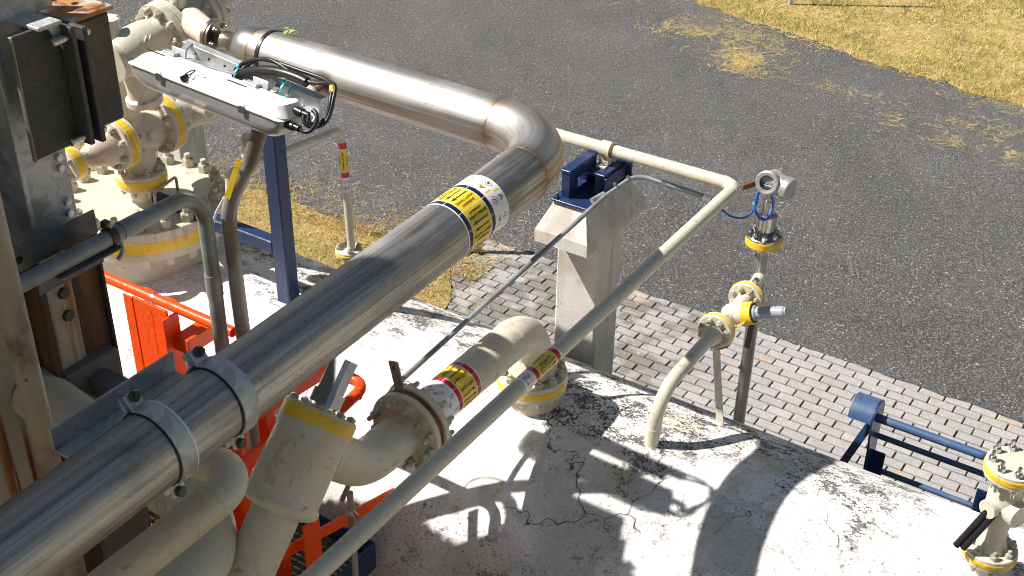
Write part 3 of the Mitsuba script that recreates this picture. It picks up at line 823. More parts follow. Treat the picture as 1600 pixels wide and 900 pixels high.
weld_ring(sp + '__weld', b2, axB, RA)
weld_ring(sp + '__weld', np.array([0.6, -6.93, 3.675]), axA, RA)
weld_ring(sp + '__weld', pB + axB * 0.002, axB, RA)
put(sp + '__reducer', lathe([(RA, 0), (RA, 0.05), (RA * 0.95, 0.085), (RA * 0.76, 0.125), (0.060, 0.15), (0.050, 0.20), (0.050, 0.225), (0.04, 0.225)], frame(pB, axB), 56), 'steel_plain')
put(sp + '__strap', arc_strip(pB - axB * 0.065, axB, (0, 0, 1), RA + 0.0008, RA + 0.0045, 0.018, 0, 2 * math.pi, 64), 'rubber', label='black rubber strap round the pipe')
put(sp + '__stub', cyl([-0.585, -4.275, 3.735], [-0.575, -4.40, 3.735], 0.017, n=20), 'weld', label='heat-stained stub with a brown burn mark at its root')


def rows_main(b, k, y0, y1, v0, v1):
    fl = k % 2 == 1
    w = v1 - v0
    if not fl:
        b.text('Fackelleitung', (y0 + y1) / 2, v0 + w * 0.76, 0.0100, False, length=(y1 - y0) * 0.62)
        b.text('Stickstoff / Propylen', (y0 + y1) / 2, v0 + w * 0.50, 0.0100, False, length=(y1 - y0) * 0.9)
        b.arrow(y1 - 0.012, y0 + 0.010, v0 + w * 0.17, 0.0066)
    else:
        b.text('Fackelleitung', (y0 + y1) / 2, v0 + w * 0.24, 0.0100, True, length=(y1 - y0) * 0.62)
        b.text('Stickstoff / Propylen', (y0 + y1) / 2, v0 + w * 0.50, 0.0100, True, length=(y1 - y0) * 0.9)
        b.arrow(y1 - 0.012, y0 + 0.010, v0 + w * 0.83, 0.0066)


def haz_main(b, k, u, v0, v1):
    m = (v0 + v1) / 2
    if k % 2 == 0:
        b.triangle(u + 0.024, m, 0.013, True)
        b.diamond(u + 0.060, m + 0.004, 0.017, k % 4 // 2)
        b.rect(u + 0.010, u + 0.040, v1 - 0.010, v1 - 0.003, 'label_yellow', 0.0009)
    else:
        b.diamond(u + 0.026, m - 0.003, 0.017, 1 - k % 4 // 2)
        b.triangle(u + 0.062, m, 0.013, False)
        b.rect(u + 0.048, u + 0.078, v0 + 0.003, v0 + 0.010, 'label_yellow', 0.0009)


b = Band(sp, corner - axA * (corner[1] + 5.005), axA, RA)
band_full(b, 0.0, 0.255, 'label_black', [(0.006, 0.027), (0.145, 0.166), (0.030, 0.142)], 0.170, 10, rows_main, haz_main)
b.done('white and yellow marking band with black segments and flow arrows')

# ------------------------------------------------------------------ slim beige pipe over the tank, on the concrete pillar
rt = 0.03015
tA = lambda y: np.array([0.8966 - 0.0056 * (y + 5.02), y, 3.2116 + 0.0038 * (y + 5.02)])
tc = np.array([0.8865, -3.18, 3.2186])
tp = thing('slim_pipe', 'slim beige pipe running over the tank with a red and yellow band', 'pipe')
put_tube(tp + '__run', fillet([tA(-7.6), tA(-4.455), tc + [0, -0.066, 0]], 1.0), rt, 'beige', 36)
put_tube(tp + '__elbow', fillet([tc + [0, -0.068, 0], tc, tc + [-0.068, 0, 0.0]], 0.0675, 14), rt + 0.0012, 'beige', 36)
tl = np.array([-1.9, -3.19, 3.2186])
put_tube(tp + '__run', [tc + [-0.066, 0, 0], tl], rt, 'beige', 36)
for y in (-4.36, -4.86):
    weld_ring(tp + '__weld', tA(y), (0, 1, 0), rt, 0.007, 'beige')
for x in (0.52, 0.36):
    weld_ring(tp + '__weld', np.array([x, -3.181, 3.2186]), (1, 0, 0), rt, 0.006, 'beige_rusty')
weld_ring(tp + '__weld', tc + [-0.067, 0, 0], (1, 0, 0), rt, 0.008, 'beige')
weld_ring(tp + '__weld', tc + [0, -0.067, 0], (0, 1, 0), rt, 0.006, 'beige')
put(tp + '__lug', bar(tc + [0.02, 0.015, -0.01], [0.985, -2.985, 3.215], 0.012, 0.03), 'rust', label='brown flat lug at the elbow')
b = Band(tp, tA(-5.03), nrm(tA(-4) - tA(-5)), rt)


def rows_slim(b, k, y0, y1, v0, v1):
    w = v1 - v0
    fl = k % 2 == 0
    s = (0.70, 0.42, 0.13)
    if fl:
        s = (0.30, 0.58, 0.87)
    b.text('Entleerung', (y0 + y1) / 2, v0 + w * s[0], 0.0105, fl, length=(y1 - y0) * 0.72)
    b.text('Propylen (flüssig)', (y0 + y1) / 2, v0 + w * s[1], 0.0105, fl, length=(y1 - y0) * 0.92)
    b.arrow(y0 + 0.006, y1 - 0.006, v0 + w * s[2], 0.0045)


def haz_slim(b, k, u, v0, v1):
    m = (v0 + v1) / 2
    b.diamond(u + 0.020, m + 0.011, 0.0105, 0)
    b.diamond(u + 0.042, m + 0.011, 0.0105, 1)
    for q in range(4):
        b.rect(u + 0.012, u + 0.050, v0 + 0.004 + q * 0.0042, v0 + 0.006 + q * 0.0042, 'label_black', 0.0008)


band_full(b, 0.0, 0.245, 'label_red', [(0.070, 0.094), (0.212, 0.236), (0.097, 0.209)], 0.0, 4, rows_slim, haz_slim)
b.done('red, yellow and white marking band with arrows')

cp = thing('concrete_pillar', 'pale concrete pillar with a wide sloping head beside the paving', 'pillar')
put(cp + '__shaft', box2(0.072, 0.313, -3.40, -3.165, -0.05, 2.86, 0.012), 'concrete')
hd = trimesh.Trimesh([[x, y, z] for z, xs_, ys_ in ((2.84, (0.045, 0.336), (-3.57, -2.985)), (2.905, (0.045, 0.336), (-3.57, -2.985)), (3.04, (0.098, 0.266), (-3.475, -3.07))) for x in xs_ for y in ys_]).convex_hull
put(cp + '__head', hd, 'concrete')

nb = thing('pipe_bracket', 'navy steel bracket bolted on the pillar head under the slim pipe', 'bracket')
put(nb + '__base_plate', box2(0.085, 0.285, -3.50, -3.05, 3.041, 3.053, 0.002), 'navy')
Myz = np.array([[0, 0, 1, 0.118], [1, 0, 0, 0], [0, 1, 0, 0], [0, 0, 0, 1.0]])
web = sbox(-3.455, 3.0535, -3.20, 3.185).difference(sbox(-3.375, 3.075, -3.285, 3.13))
put(nb + '__web', prism(web, 0.042, Myz), 'navy')
put(nb + '__top_bar', box2(0.112, 0.166, -3.462, -3.19, 3.1855, 3.199, 0.002), 'navy')
put(nb + '__shelf', box2(0.161, 0.262, -3.30, -3.10, 3.123, 3.137, 0.002), 'navy')
put(nb + '__rear_plate', box2(0.118, 0.30, -3.098, -3.086, 3.054, 3.16, 0.002), 'navy')
put(nb + '__side_plate', box2(0.2625, 0.2745, -3.30, -3.10, 3.0535, 3.122, 0.002), 'navy')
for q in ((0.11, -3.48), (0.26, -3.07), (0.11, -3.07)):
    copy_put(nb + '__bolt', bolt_proto('navy', 0.022, 0.012, 0.01), frame((q[0], q[1], 3.053), (0, 0, 1)))
cl = thing('pipe_saddle', 'rust-streaked beige clamp holding the slim pipe on the navy bracket', 'clamp')
sc_ = np.array([0.205, -3.184, 3.2186])
put(cl + '__saddle', arc_strip(sc_, (1, 0, 0), (0, 0, 1), rt + 0.001, rt + 0.009, 0.055, -2.5, 2.5, 32), 'beige')
put(cl + '__strap', arc_strip(sc_ + [0.033, 0, 0], (1, 0, 0), (0, 0, 1), rt + 0.0008, rt + 0.005, 0.010, 0, 6.283, 32), 'rust')
put(cl + '__foot', box2(0.182, 0.228, -3.203, -3.165, 3.138, 3.196, 0.003), 'beige_rusty')
for dy in (-0.045, 0.045):
    put(cl + '__ear', box2(0.18, 0.23, -3.184 + dy - 0.012, -3.184 + dy + 0.012, 3.1375, 3.149, 0.002), 'beige')
    copy_put(cl + '__bolt', bolt_proto('silver', 0.015, 0.009, 0.012), frame((0.205, -3.184 + dy, 3.149), (0, 0, 1)))

# thin cable conduit from the tank to the pillar head, then along to the level gauge
tcd = thing('cable_conduit', 'thin grey cable conduit slanting from the tank up to the pillar head', 'conduit')
cpath = fillet([[-0.02, -4.985, 2.20], [0.18, -4.86, 2.80], [0.332, -3.43, 3.10], [0.375, -3.19, 3.135], [0.63, -3.15, 3.105], [0.735, -3.11, 3.075]], [0.08, 0.12, 0.10, 0.08], 10)
put_tube(tcd + '__tube', cpath, 0.0115, 'conduit', 18)
put(tcd + '__sleeve', cyl([0.30, -3.48, 3.094], [0.318, -3.40, 3.1005], 0.0138, n=18), 'conduit')
put(tcd + '__grip', cyl([0.50, -3.170, 3.1205], [0.735, -3.11, 3.075], 0.0150, n=18), 'silver', label='shiny end sleeve')
put(tcd + '__end_ring', cyl([0.700, -3.119, 3.082], [0.737, -3.1095, 3.0745], 0.0175, n=18), 'label_white', label='white ring at the end')
for q in ((0.335, -3.33, 3.125), (0.36, -3.25, 3.135)):
    copy_put(tcd + '__clamp_bolt', bolt_proto('silver', 0.016, 0.012, 0.012), frame(q, (0.3, -0.5, 0.8)))
cb = thing('signal_cable', 'bright blue signal cable looped below the level gauge', 'cable')


def spline(pts, n=60):
    from scipy.interpolate import CubicSpline
    pts = np.asarray(pts, float)
    s = np.r_[0, np.cumsum(np.linalg.norm(np.diff(pts, axis=0), axis=1))]
    return CubicSpline(s, pts)(np.linspace(0, s[-1], n))


put_tube(cb + '__run', spline([[0.735, -3.11, 3.074], [0.775, -3.10, 3.045], [0.83, -3.08, 3.00], [0.90, -3.06, 3.005], [0.935, -3.055, 3.06], [0.943, -3.05, 3.12], [0.952, -3.05, 3.165]], 50), 0.0048, 'blue_cable', 12)
put_tube(cb + '__loop', spline([[0.952, -3.056, 3.16], [0.937, -3.062, 3.10], [0.952, -3.07, 3.055], [0.99, -3.075, 3.035], [1.022, -3.075, 3.06], [1.028, -3.07, 3.11], [1.015, -3.06, 3.15]], 50), 0.0048, 'blue_cable', 12)
put_tube(cb + '__loop', spline([[0.95, -3.066, 3.16], [0.943, -3.07, 3.09], [0.962, -3.078, 3.045], [0.995, -3.083, 3.03], [1.020, -3.083, 3.05], [1.028, -3.08, 3.085]], 50), 0.0048, 'blue_cable', 12)
put(cb + '__tie', cyl([0.9385, -3.060, 3.086], [0.9395, -3.062, 3.095], 0.0125, n=14), 'cyan')

# ------------------------------------------------------------------ level gauge on its standpipe
gx_, gy_ = 0.994, -3.03
lg = thing('level_gauge', 'steel level gauge with a round display on a tall standpipe', 'gauge')
up = np.array([0, 0, 1.0])
G = lambda z: np.array([gx_, gy_, z])
put_tube(lg + '__standpipe', [G(0), G(2.862)], 0.0302, 'stainless', 36)
f1, f2 = flange_pair(lg, G(2.900), up, 0.172, 0.018, 0.128, 8, 0.024, gap=0.026, m='steel_plain', bolt_m='silver', stud=0.006)
put(lg + '__neck', lathe([(0.034, 0), (0.034, 0.03), (0.045, 0.032), (0.045, 0.098), (0.048, 0.100), (0.048, 0.106), (0.026, 0.110), (0.026, 0.118), (0.0285, 0.120), (0.0285, 0.185), (0.022, 0.188), (0.022, 0.22)], frame(G(2.928), up), 40), 'steel_plain')
put(lg + '__rust_ring', lathe([(0.024, 0), (0.029, 0.003), (0.027, 0.009), (0.024, 0.011)], frame(G(3.036), up), 32), 'rust', label='rust-brown ring on the neck')
hc = G(3.212)
nd, n2 = nrm([0.0, -0.96, 0.27]), nrm([0.97, -0.20, -0.10])
hb = put(lg + '__housing', cat([lathe([(0, -0.052), (0.044, -0.052), (0.050, -0.045), (0.050, 0.03), (0.047, 0.034), (0, 0.034)], frame(hc, nd), 40),
                                lathe([(0, -0.02), (0.045, -0.02), (0.050, -0.012), (0.050, 0.06), (0, 0.06)], frame(hc + n2 * 0.01, n2), 40),
                                lathe([(0.022, 0), (0.03, 0.03), (0.036, 0.05)], frame(hc - up * 0.085, up), 24)]), 'cast')
put(lg + '__display_ring', lathe([(0.035, 0.062), (0.035, 0.072), (0.050, 0.075), (0.055, 0.072), (0.055, 0.034), (0.050, 0.033)], frame(hc, nd), 44), 'cast')
ds = put(lg + '__display', lathe([(0, 0.0), (0.037, 0.0)], frame(hc + nd * 0.050, nd), 36), 'dark_screen', label='dark round display with a grey readout')
Md = frame(hc + nd * 0.0512, nd, up)
Md2 = Md.copy()
Md2[:3, 0], Md2[:3, 1] = Md[:3, 1] * -1, Md[:3, 0]
put(ds + '__readout', prism(sbox(-0.021, -0.010, 0.021, 0.012), 0.0008, Md2), 'lcd')
put(ds + '__readout_rim', cat([prism(sbox(-0.022, 0.0145, 0.022, 0.0165), 0.0008, Md2), prism(sbox(-0.022, -0.0165, 0.022, -0.0140), 0.0008, Md2)]), 'label_white')
bt = put(ds + '__keys', prism(sbox(-0.020, -0.027, 0.020, -0.0185), 0.0008, Md2), 'blue_faded')
put(lg + '__glass', lathe([(0, 0), (0.036, 0)], frame(hc + nd * 0.064, nd), 36), 'window')
put(lg + '__cover', lathe([(0.050, 0.060), (0.056, 0.062), (0.056, 0.088), (0.053, 0.094), (0.046, 0.096), (0.043, 0.093), (0, 0.093)], frame(hc + n2 * 0.01, n2), 44), 'cast', label='blank grey cover of the terminal side')

# branch from the tank top to the standpipe, with two taped flanges and an angled stub
br = thing('branch_pipe', 'short beige branch pipe with two yellow taped flanges beside the standpipe', 'pipe')
bp = fillet([[0.998, -4.10, 2.36], [1.020, -4.10, 2.665], [1.030, -3.66, 2.700]], 0.15, 14)
put_tube(br + '__pipe', bp, 0.0300, 'beige', 32)
weld_ring(br + '__weld', np.array([1.006, -4.10, 2.475]), (0.07, 0, 1), 0.0305, 0.006, 'beige')
put(br + '__rust_collar', lathe([(0.030, 0), (0.034, 0.002), (0.031, 0.012)], frame((0.999, -4.10, 2.375), (0, 0, 1)), 28), 'beige_rusty', label='rusty foot of the pipe')
put(br + '__hub', lathe([(0.030, 0), (0.032, 0.0), (0.047, 0.05), (0.047, 0.06)], frame((1.030, -3.685, 2.700), (0, 1, 0)), 32), 'beige')
fa, fb = flange_pair(br, (1.030, -3.585, 2.702), (0, 1, 0), 0.168, 0.020, 0.125, 8, 0.024, gap=0.004, stud=0.014)
put(br + '__rust_rim', arc_strip(np.array([1.030, -3.600, 2.702]), (0, 1, 0), (0, 0, -1), 0.080, 0.0865, 0.016, -0.9, 0.5, 16), 'rust', label='rusty lower rim of the near flange')
vb = put(br + '__valve_body', cat([cyl([1.030, -3.565, 2.703], [1.033, -3.42, 2.705], 0.040, 0.036), cyl([1.033, -3.47, 2.705], [1.034, -3.29, 2.706], 0.036, 0.040),
                                   lathe([(0, -0.045), (0.035, -0.04), (0.048, -0.02), (0.050, 0.075), (0.047, 0.08), (0, 0.08)], frame((1.036, -3.43, 2.708), (0.92, 0.02, 0.38)), 36)]), 'beige', 50)
sd = nrm([0.92, 0.02, 0.38])
s0 = np.array([1.036, -3.43, 2.708])
put(br + '__rib', arc_strip(s0 + sd * 0.015, sd, (0, 0, 1), 0.048, 0.056, 0.008, 0, 6.283, 30), 'beige')
put(br + '__rib', arc_strip(s0 + sd * 0.045, sd, (0, 0, 1), 0.048, 0.0535, 0.006, 0, 6.283, 30), 'beige')
put(br + '__tape', lathe([(0.046, 0.066), (0.0525, 0.066), (0.0535, 0.085), (0.0525, 0.112), (0.046, 0.112)], frame(s0, sd), 32), 'tape')
put(br + '__tape_end', bar(s0 + sd * 0.09 + [0.0, -0.05, -0.02], s0 + sd * 0.02 + [0, -0.055, -0.065], 0.002, 0.018, (0, 1, 0.2)), 'tape', label='loose yellow tape end')
put(br + '__cap', lathe([(0, 0.112), (0.036, 0.112), (0.036, 0.125), (0.028, 0.126), (0.028, 0.165), (0.031, 0.167), (0.031, 0.19), (0.026, 0.20), (0.026, 0.262), (0.021, 0.265), (0.021, 0.272), (0, 0.272)], frame(s0, sd), 32), 'cap_grey', label='blue grey cap on the slanting stub')
flange_pair(br, (1.034, -3.265, 2.706), (0, 1, 0), 0.168, 0.020, 0.125, 8, 0.024, gap=0.004, stud=0.014)
put(br + '__pipe', cyl([1.034, -3.246, 2.706], [1.000, -3.03, 2.700], 0.030), 'beige')
put(br + '__plug', cyl([1.05, -3.235, 2.782], [1.062, -3.235, 2.805], 0.014, n=16), 'silver')
put(br + '__handle', bar(s0 + sd * 0.085 + [0.015, 0.02, -0.05], s0 + sd * 0.085 + [0.006, 0.02, -0.20], 0.026, 0.012, (0, 1, 0)), 'rubber', label='black lever handle pointing down')
put(br + '__strut', bar([1.045, -3.60, 2.625], [1.150, -3.70, 2.285], 0.034, 0.008, (0.3, -0.9, 0)), 'beige', label='flat beige strut down to the tank')

# ------------------------------------------------------------------ blind-flanged nozzle at the right edge
rn = thing('blind_nozzle', 'upright beige nozzle closed by a bolted blind flange, two yellow tapes', 'nozzle')
N = lambda z: np.array([2.425, -4.085, z])
put(rn + '__pipe', cyl(N(2.34), N(2.47), 0.046), 'beige')
flange_pair(rn, N(2.505), up, 0.200, 0.021, 0.158, 8, 0.026, gap=0.010, stud=0.016)
put(rn + '__spool', lathe([(0.060, 0), (0.046, 0.05), (0.045, 0.10), (0.058, 0.16), (0.062, 0.20), (0.062, 0.26), (0.050, 0.30), (0.046, 0.335)], frame(N(2.53), up), 36), 'beige')
put(rn + '__side_boss', cyl(N(2.745), N(2.745) + [0.075, -0.045, 0], 0.050, n=32), 'beige')
put(rn + '__side_boss', cyl(N(2.745), N(2.745) + [-0.04, -0.075, 0.0], 0.036, n=28), 'beige')
flange_pair(rn, N(2.905), up, 0.200, 0.021, 0.158, 8, 0.026, gap=0.012, stud=0.024, bolt_m='silver')
put(rn + '__lid_stud', lathe([(0, 0), (0.034, 0), (0.034, 0.06), (0.030, 0.066), (0, 0.066)], frame(N(2.86) + [0.085, 0.13, 0], up), 26), 'silver', label='silver round fitting behind the flange')
put(rn + '__lid_stud_nut', box2(2.49, 2.53, -3.972, -3.938, 2.926, 2.956, 0.004), 'silver')
put(rn + '__lid_arm', cyl(N(2.80), N(2.86) + [0.085, 0.13, 0.0], 0.02, n=16), 'beige')
for k, dx in enumerate((0, 0.026)):
    put(rn + '__drain_lever', cyl(N(2.75) + [-0.03 + dx, -0.06, 0.0], N(2.56) + [-0.105 + dx, -0.11, -0.0], 0.013, n=16), 'rubber', label='black rubber sleeve hanging down')
put(rn + '__sleeve_end', cyl(N(2.765) + [-0.02, -0.055, 0.0], N(2.745) + [-0.03, -0.062, 0], 0.016, n=16), 'silver')
put(rn + '__red_tag', box2(2.405, 2.420, -4.152, -4.148, 2.70, 2.725, 0.001), 'label_red')

# ------------------------------------------------------------------ blue access ladder beyond the tank
ld = thing('access_ladder', 'worn blue steel ladder with hooded stiles on the far side of the tank', 'ladder')
lx0, lx1, ly, lz = 1.50, 2.18, -2.22, 1.60


def stile(x):
    # bent plate: upright with a half-round hood on top, open to the tank
    yy, zz = [], []
    for a in np.linspace(0, math.pi, 22):
        yy.append(ly - 0.02 + 0.106 * math.cos(a))
        zz.append(lz - 0.05 + 0.106 * math.sin(a))
    outer = [(ly + 0.086, -0.02)] + list(zip(yy, zz)) + [(ly - 0.126, lz - 0.10)]
    inner = [(ly - 0.075, -0.02), (ly - 0.07, lz - 0.42), (ly - 0.075, lz - 0.24), (ly - 0.11, lz - 0.12)]
    return Polygon(outer + inner[::-1])


st_ = stile(0)
for x, sgn in ((lx0, -1), (lx1, 1)):
    k = put(ld + '__stile', prism(st_, 0.012, np.array([[0, 0, 1, x], [1, 0, 0, 0], [0, 1, 0, 0], [0, 0, 0, 1.0]])), 'navy')
    w0, w1 = (x - 0.130, x - 0.0005) if sgn < 0 else (x + 0.0125, x + 0.142)
    put(k + '__hood', arc_strip(np.array([(w0 + w1) / 2, ly - 0.02, lz - 0.05]), (1, 0, 0), (0, 0, 1), 0.099, 0.105, w1 - w0, -0.95, 1.45, 30), 'blue_faded', label='faded blue curved hood with rust spots')
    for q in ((w0 + 0.03, 0.2), (w0 + 0.105, -0.1)):
        put(k + '__rust_spot', lathe([(0, 0.0012), (0.009, 0.001), (0.010, 0)], frame((q[0], ly - 0.02 - 0.1055 * math.sin(q[1]), lz - 0.05 + 0.1055 * math.cos(q[1])), (0, -math.sin(q[1]), math.cos(q[1]))), 12), 'rust')
    put(k + '__web', box2(x + 0.0125 if sgn < 0 else x - 0.075, x + 0.0875 if sgn < 0 else x - 0.0005, ly + 0.012, ly + 0.022, 0, lz - 0.3, 0.002), 'navy')
for z, y, r in ((lz - 0.05, ly - 0.02, 0.025), (lz - 0.235, ly + 0.07, 0.017), (lz - 0.47, ly + 0.07, 0.017), (lz - 0.75, ly + 0.07, 0.017), (lz - 1.03, ly + 0.07, 0.017), (lz - 1.31, ly + 0.07, 0.017)):
    put(ld + '__rung', cyl([lx0 - 0.01, y, z], [lx1 + 0.02, y, z], r, n=24), 'blue_faded')
put(ld + '__brace', bar([lx0 - 0.02, ly - 0.02, lz - 0.10], [lx0 - 0.16, ly - 0.22, lz - 0.52], 0.014, 0.045, (1, 0, 0)), 'navy')
put(ld + '__brace_clip', bar([lx0 - 0.15, ly - 0.20, lz - 0.46], [lx0 - 0.185, ly - 0.26, lz - 0.62], 0.02, 0.03, (1, 0, 0)), 'galv')
copy_put(ld + '__bolt', bolt_proto('blue_faded', 0.03, 0.02, 0.03), frame((lx0 - 0.172, ly - 0.215, lz - 0.47), (-1, 0, 0)))

# ------------------------------------------------------------------ beige feed line with the inclined valve
RP = 0.0865
fx, fz = 0.388, 2.80
bf = thing('feed_line', 'thick beige pipe bending down onto the tank with a red and yellow band', 'pipe')
hor = fillet([[fx, -4.93, fz], [fx, -4.115, fz], [fx, -4.115, 2.60]], 0.185, 18)
put_tube(bf + '__pipe', hor, RP, 'beige', 56)
for y, w in ((-4.30, 0.012), (-4.52, 0.005)):
    weld_ring(bf + '__weld', np.array([fx, y, fz]), (0, 1, 0), RP, w, 'beige')
put(bf + '__hub', lathe([(RP, 0), (RP + 0.002, 0.0), (0.11, -0.055), (0.115, -0.07)], frame((fx, -4.115, 2.62), up), 48), 'beige')
ff1, ff2 = flange_pair(bf, (fx, -4.115, 2.495), up, 0.318, 0.034, 0.270, 12, 0.034, gap=0.012, stud=0.014)
put(bf + '__nozzle_neck', lathe([(0.155, 0), (0.130, 0.005), (0.125, 0.03), (0.112, 0.075)], frame((fx, -4.115, 2.365), up), 48), 'beige')
put(bf + '__tape_end', bar([fx - 0.155, -4.165, 2.51], [fx - 0.195, -4.185, 2.47], 0.003, 0.03, (0, 0, 1)), 'tape')
b = Band(bf, (fx, -4.905, fz), (0, 1, 0), RP)


def rows_feed(b, k, y0, y1, v0, v1):
    w = v1 - v0
    if k % 2 == 1:
        b.text('Propylen (flüssig)', (y0 + y1) / 2, v0 + w * 0.36, 0.0135, True, length=(y1 - y0) * 0.9)
        b.arrow(y0 + 0.006, y1 - 0.006, v0 + w * 0.80, 0.0060)
    else:
        b.text('Propylen (flüssig)', (y0 + y1) / 2, v0 + w * 0.64, 0.0135, False, length=(y1 - y0) * 0.9)
        b.arrow(y0 + 0.006, y1 - 0.006, v0 + w * 0.20, 0.0060)


def haz_feed(b, k, u, v0, v1):
    m = (v0 + v1) / 2
    b.diamond(u + 0.030, m - 0.006, 0.014, k % 2)
    b.diamond(u + 0.052, m + 0.010, 0.014, 1 - k % 2)
    for q in range(3):
        b.rect(u + 0.070, u + 0.094, v0 + 0.008 + q * 0.006, v0 + 0.010 + q * 0.006, 'label_black', 0.0008)


band_full(b, 0.0, 0.262, 'label_red', [(0.104, 0.128), (0.232, 0.256), (0.131, 0.229)], 0.0, 9, rows_feed, haz_feed)
b.done('white, red and yellow marking band with arrows')

# flange pair, spade with its handle, 45-degree elbow up into the inclined valve
fy = -5.005
put(bf + '__weld_neck', lathe([(RP, -0.06), (RP + 0.004, -0.03), (0.108, 0.0), (0.112, 0.012)], frame((fx, -4.955, fz), (0, -1, 0)), 48), 'beige')
flange_pair(bf, (fx, fy, fz), (0, 1, 0), 0.318, 0.028, 0.270, 12, 0.034, gap=0.030, tape=False, stud=0.030)
put(bf + '__spade', lathe(disc_prof(0.118, 0.010, 0.001), frame((fx, fy - 0.005, fz), (0, 1, 0)), 40), 'handle_steel', label='blanking spade between the flanges')
hdl = bar([fx - 0.035, fy, fz + 0.10], [fx - 0.075, fy, fz + 0.275], 0.010, 0.046, (1, 0, 0))
put(bf + '__spade_handle', hdl, 'handle_steel', label='flat upright handle with a hole')
put(bf + '__handle_hole', cyl([fx - 0.070, fy - 0.0062, fz + 0.25], [fx - 0.070, fy + 0.0062, fz + 0.25], 0.006, n=14), 'ink')
d45 = nrm([0, -1, 1])
ax45 = nrm([0, 1, 1])                       # axis of the inclined valve, pointing up towards its actuator
iv = thing('inclined_valve', 'fat beige inclined valve with a yellow taped cover and steel actuator', 'valve')
y1 = fy - 0.045
elb = fillet([[fx, y1, fz], [fx, y1 - 0.25, fz], np.array([fx, y1 - 0.25, fz]) + d45 * 0.30], 0.235, 16)
put_tube(iv + '__inlet_elbow', elb, RP, 'beige', 56)
weld_ring(iv + '__weld', np.array([fx, y1 - 0.06, fz]), (0, 1, 0), RP, 0.008, 'beige')
weld_ring(iv + '__weld', np.array([fx, y1 - 0.145, fz + 0.0]), (0, 1, -0.12), RP, 0.006, 'beige')
bt_ = np.array([fx + 0.01, -5.515, 3.185])     # middle of the cover
put(iv + '__body', lathe([(0.100, -0.355), (0.118, -0.350), (0.138, -0.335), (0.141, -0.325), (0.138, -0.312), (0.130, -0.300), (0.126, -0.08), (0.130, -0.072), (0.132, -0.045), (0.130, -0.035), (0.130, 0)], frame(bt_, ax45), 56), 'beige')
put(iv + '__tape', lathe([(0.125, -0.045), (0.1325, -0.040), (0.1338, -0.02), (0.1325, 0.0), (0.1335, 0.006), (0.126, 0.008)], frame(bt_, ax45), 56), 'tape')
cv = put(iv + '__cover', lathe([(0.13, 0.0), (0.130, 0.012), (0.127, 0.016), (0.05, 0.016), (0.05, 0.024), (0, 0.024)], frame(bt_, ax45), 56), 'beige')
bolts(cv + '__bolt', bt_ + ax45 * 0.016, ax45, 0.222, 10, 0.026, 0.014, 0.004, 'bolt', 0.5, (1, 0, 0))
ac = iv + '__actuator'
oct_ = lambda r: Polygon([(r * math.cos(math.radians(22.5 + 45 * k)), r * math.sin(math.radians(22.5 + 45 * k))) for k in range(8)])
sq = lambda h, q: Polygon([(-h, -h + q), (-h + q, -h), (h - q, -h), (h, -h + q), (h, h - q), (h - q, h), (-h + q, h), (-h, h - q)])
Ma = frame(bt_ + ax45 * 0.024, ax45, (1, 0, 0))


def along(M, z):
    L = np.eye(4)
    L[2, 3] = z
    return M @ L


k = put(ac, prism(sq(0.040, 0.014), 0.115, along(Ma, 0.058)), 'actuator', 40)
put(k + '__collar', prism(sq(0.047, 0.015), 0.050, along(Ma, 0.010)), 'actuator', 40)
put(k + '__foot', prism(oct_(0.036), 0.011, along(Ma, -0.001)), 'steel_plain')
put(k + '__lid', prism(sq(0.041, 0.014), 0.008, along(Ma, 0.1735)), 'actuator', 40)
low = bt_ - ax45 * 0.345
pth = fillet([low, low - ax45 * 0.30, low - ax45 * 0.30 + np.array([0, -1.4, -0.05])], 0.23, 16)
put_tube(iv + '__outlet_pipe', pth, RP, 'beige', 56)
weld_ring(iv + '__weld', low - ax45 * 0.205, -ax45, RP, 0.007, 'beige')

# two more beige lines underneath, turning in under the big pipe
p1 = thing('return_pipe', 'beige pipe with an elbow tucked under the big steel pipe, upper one', 'pipe')
r1 = 0.0572
c1 = np.array([0.566, -6.02, 3.352])
put_tube(p1 + '__pipe', [c1 + [-0.03, -2.0, -0.05], c1 + [0, -0.155, 0]], r1, 'beige_warm', 44)
put_tube(p1 + '__elbow', fillet([c1 + [0, -0.156, 0], c1, c1 + [-0.150, 0.0, -0.03]], 0.145, 18), r1 + 0.0008, 'beige', 44)
put_tube(p1 + '__pipe', [c1 + [-0.149, 0, -0.03], c1 + [-0.7, 0, -0.14]], r1, 'beige', 44)
weld_ring(p1 + '__weld', c1 + [0, -0.156, 0], (0, 1, 0), r1, 0.010, 'beige_rusty')
weld_ring(p1 + '__weld', c1 + [-0.148, 0, -0.03], (1, 0, 0.2), r1, 0.010, 'beige_rusty')
p2 = thing('supply_pipe', 'thicker beige pipe with a wide elbow, lowest at the bottom left', 'pipe')
r2 = 0.098
c2 = np.array([0.335, -5.885, 2.875])
put_tube(p2 + '__pipe', [c2 + [0, -2.2, -0.03], c2 + [0, -0.262, 0]], r2, 'beige', 48)
put_tube(p2 + '__elbow', fillet([c2 + [0, -0.263, 0], c2, c2 + [-0.263, 0, 0.05]], 0.258, 22), r2 + 0.0008, 'beige', 48)
put_tube(p2 + '__pipe', [c2 + [-0.262, 0, 0.05], c2 + [-1.0, 0, 0.19]], r2, 'beige', 48)
weld_ring(p2 + '__weld', c2 + [0, -0.263, 0], (0, 1, 0), r2, 0.012, 'beige_rusty')
weld_ring(p2 + '__weld', c2 + [-0.262, 0, 0.05], (1, 0, -0.19), r2, 0.012, 'beige_rusty')

# ------------------------------------------------------------------ clamps and cradle of the big pipe
def axis_at(y):
    return corner + axA * ((y - corner[1]) / axA[1])


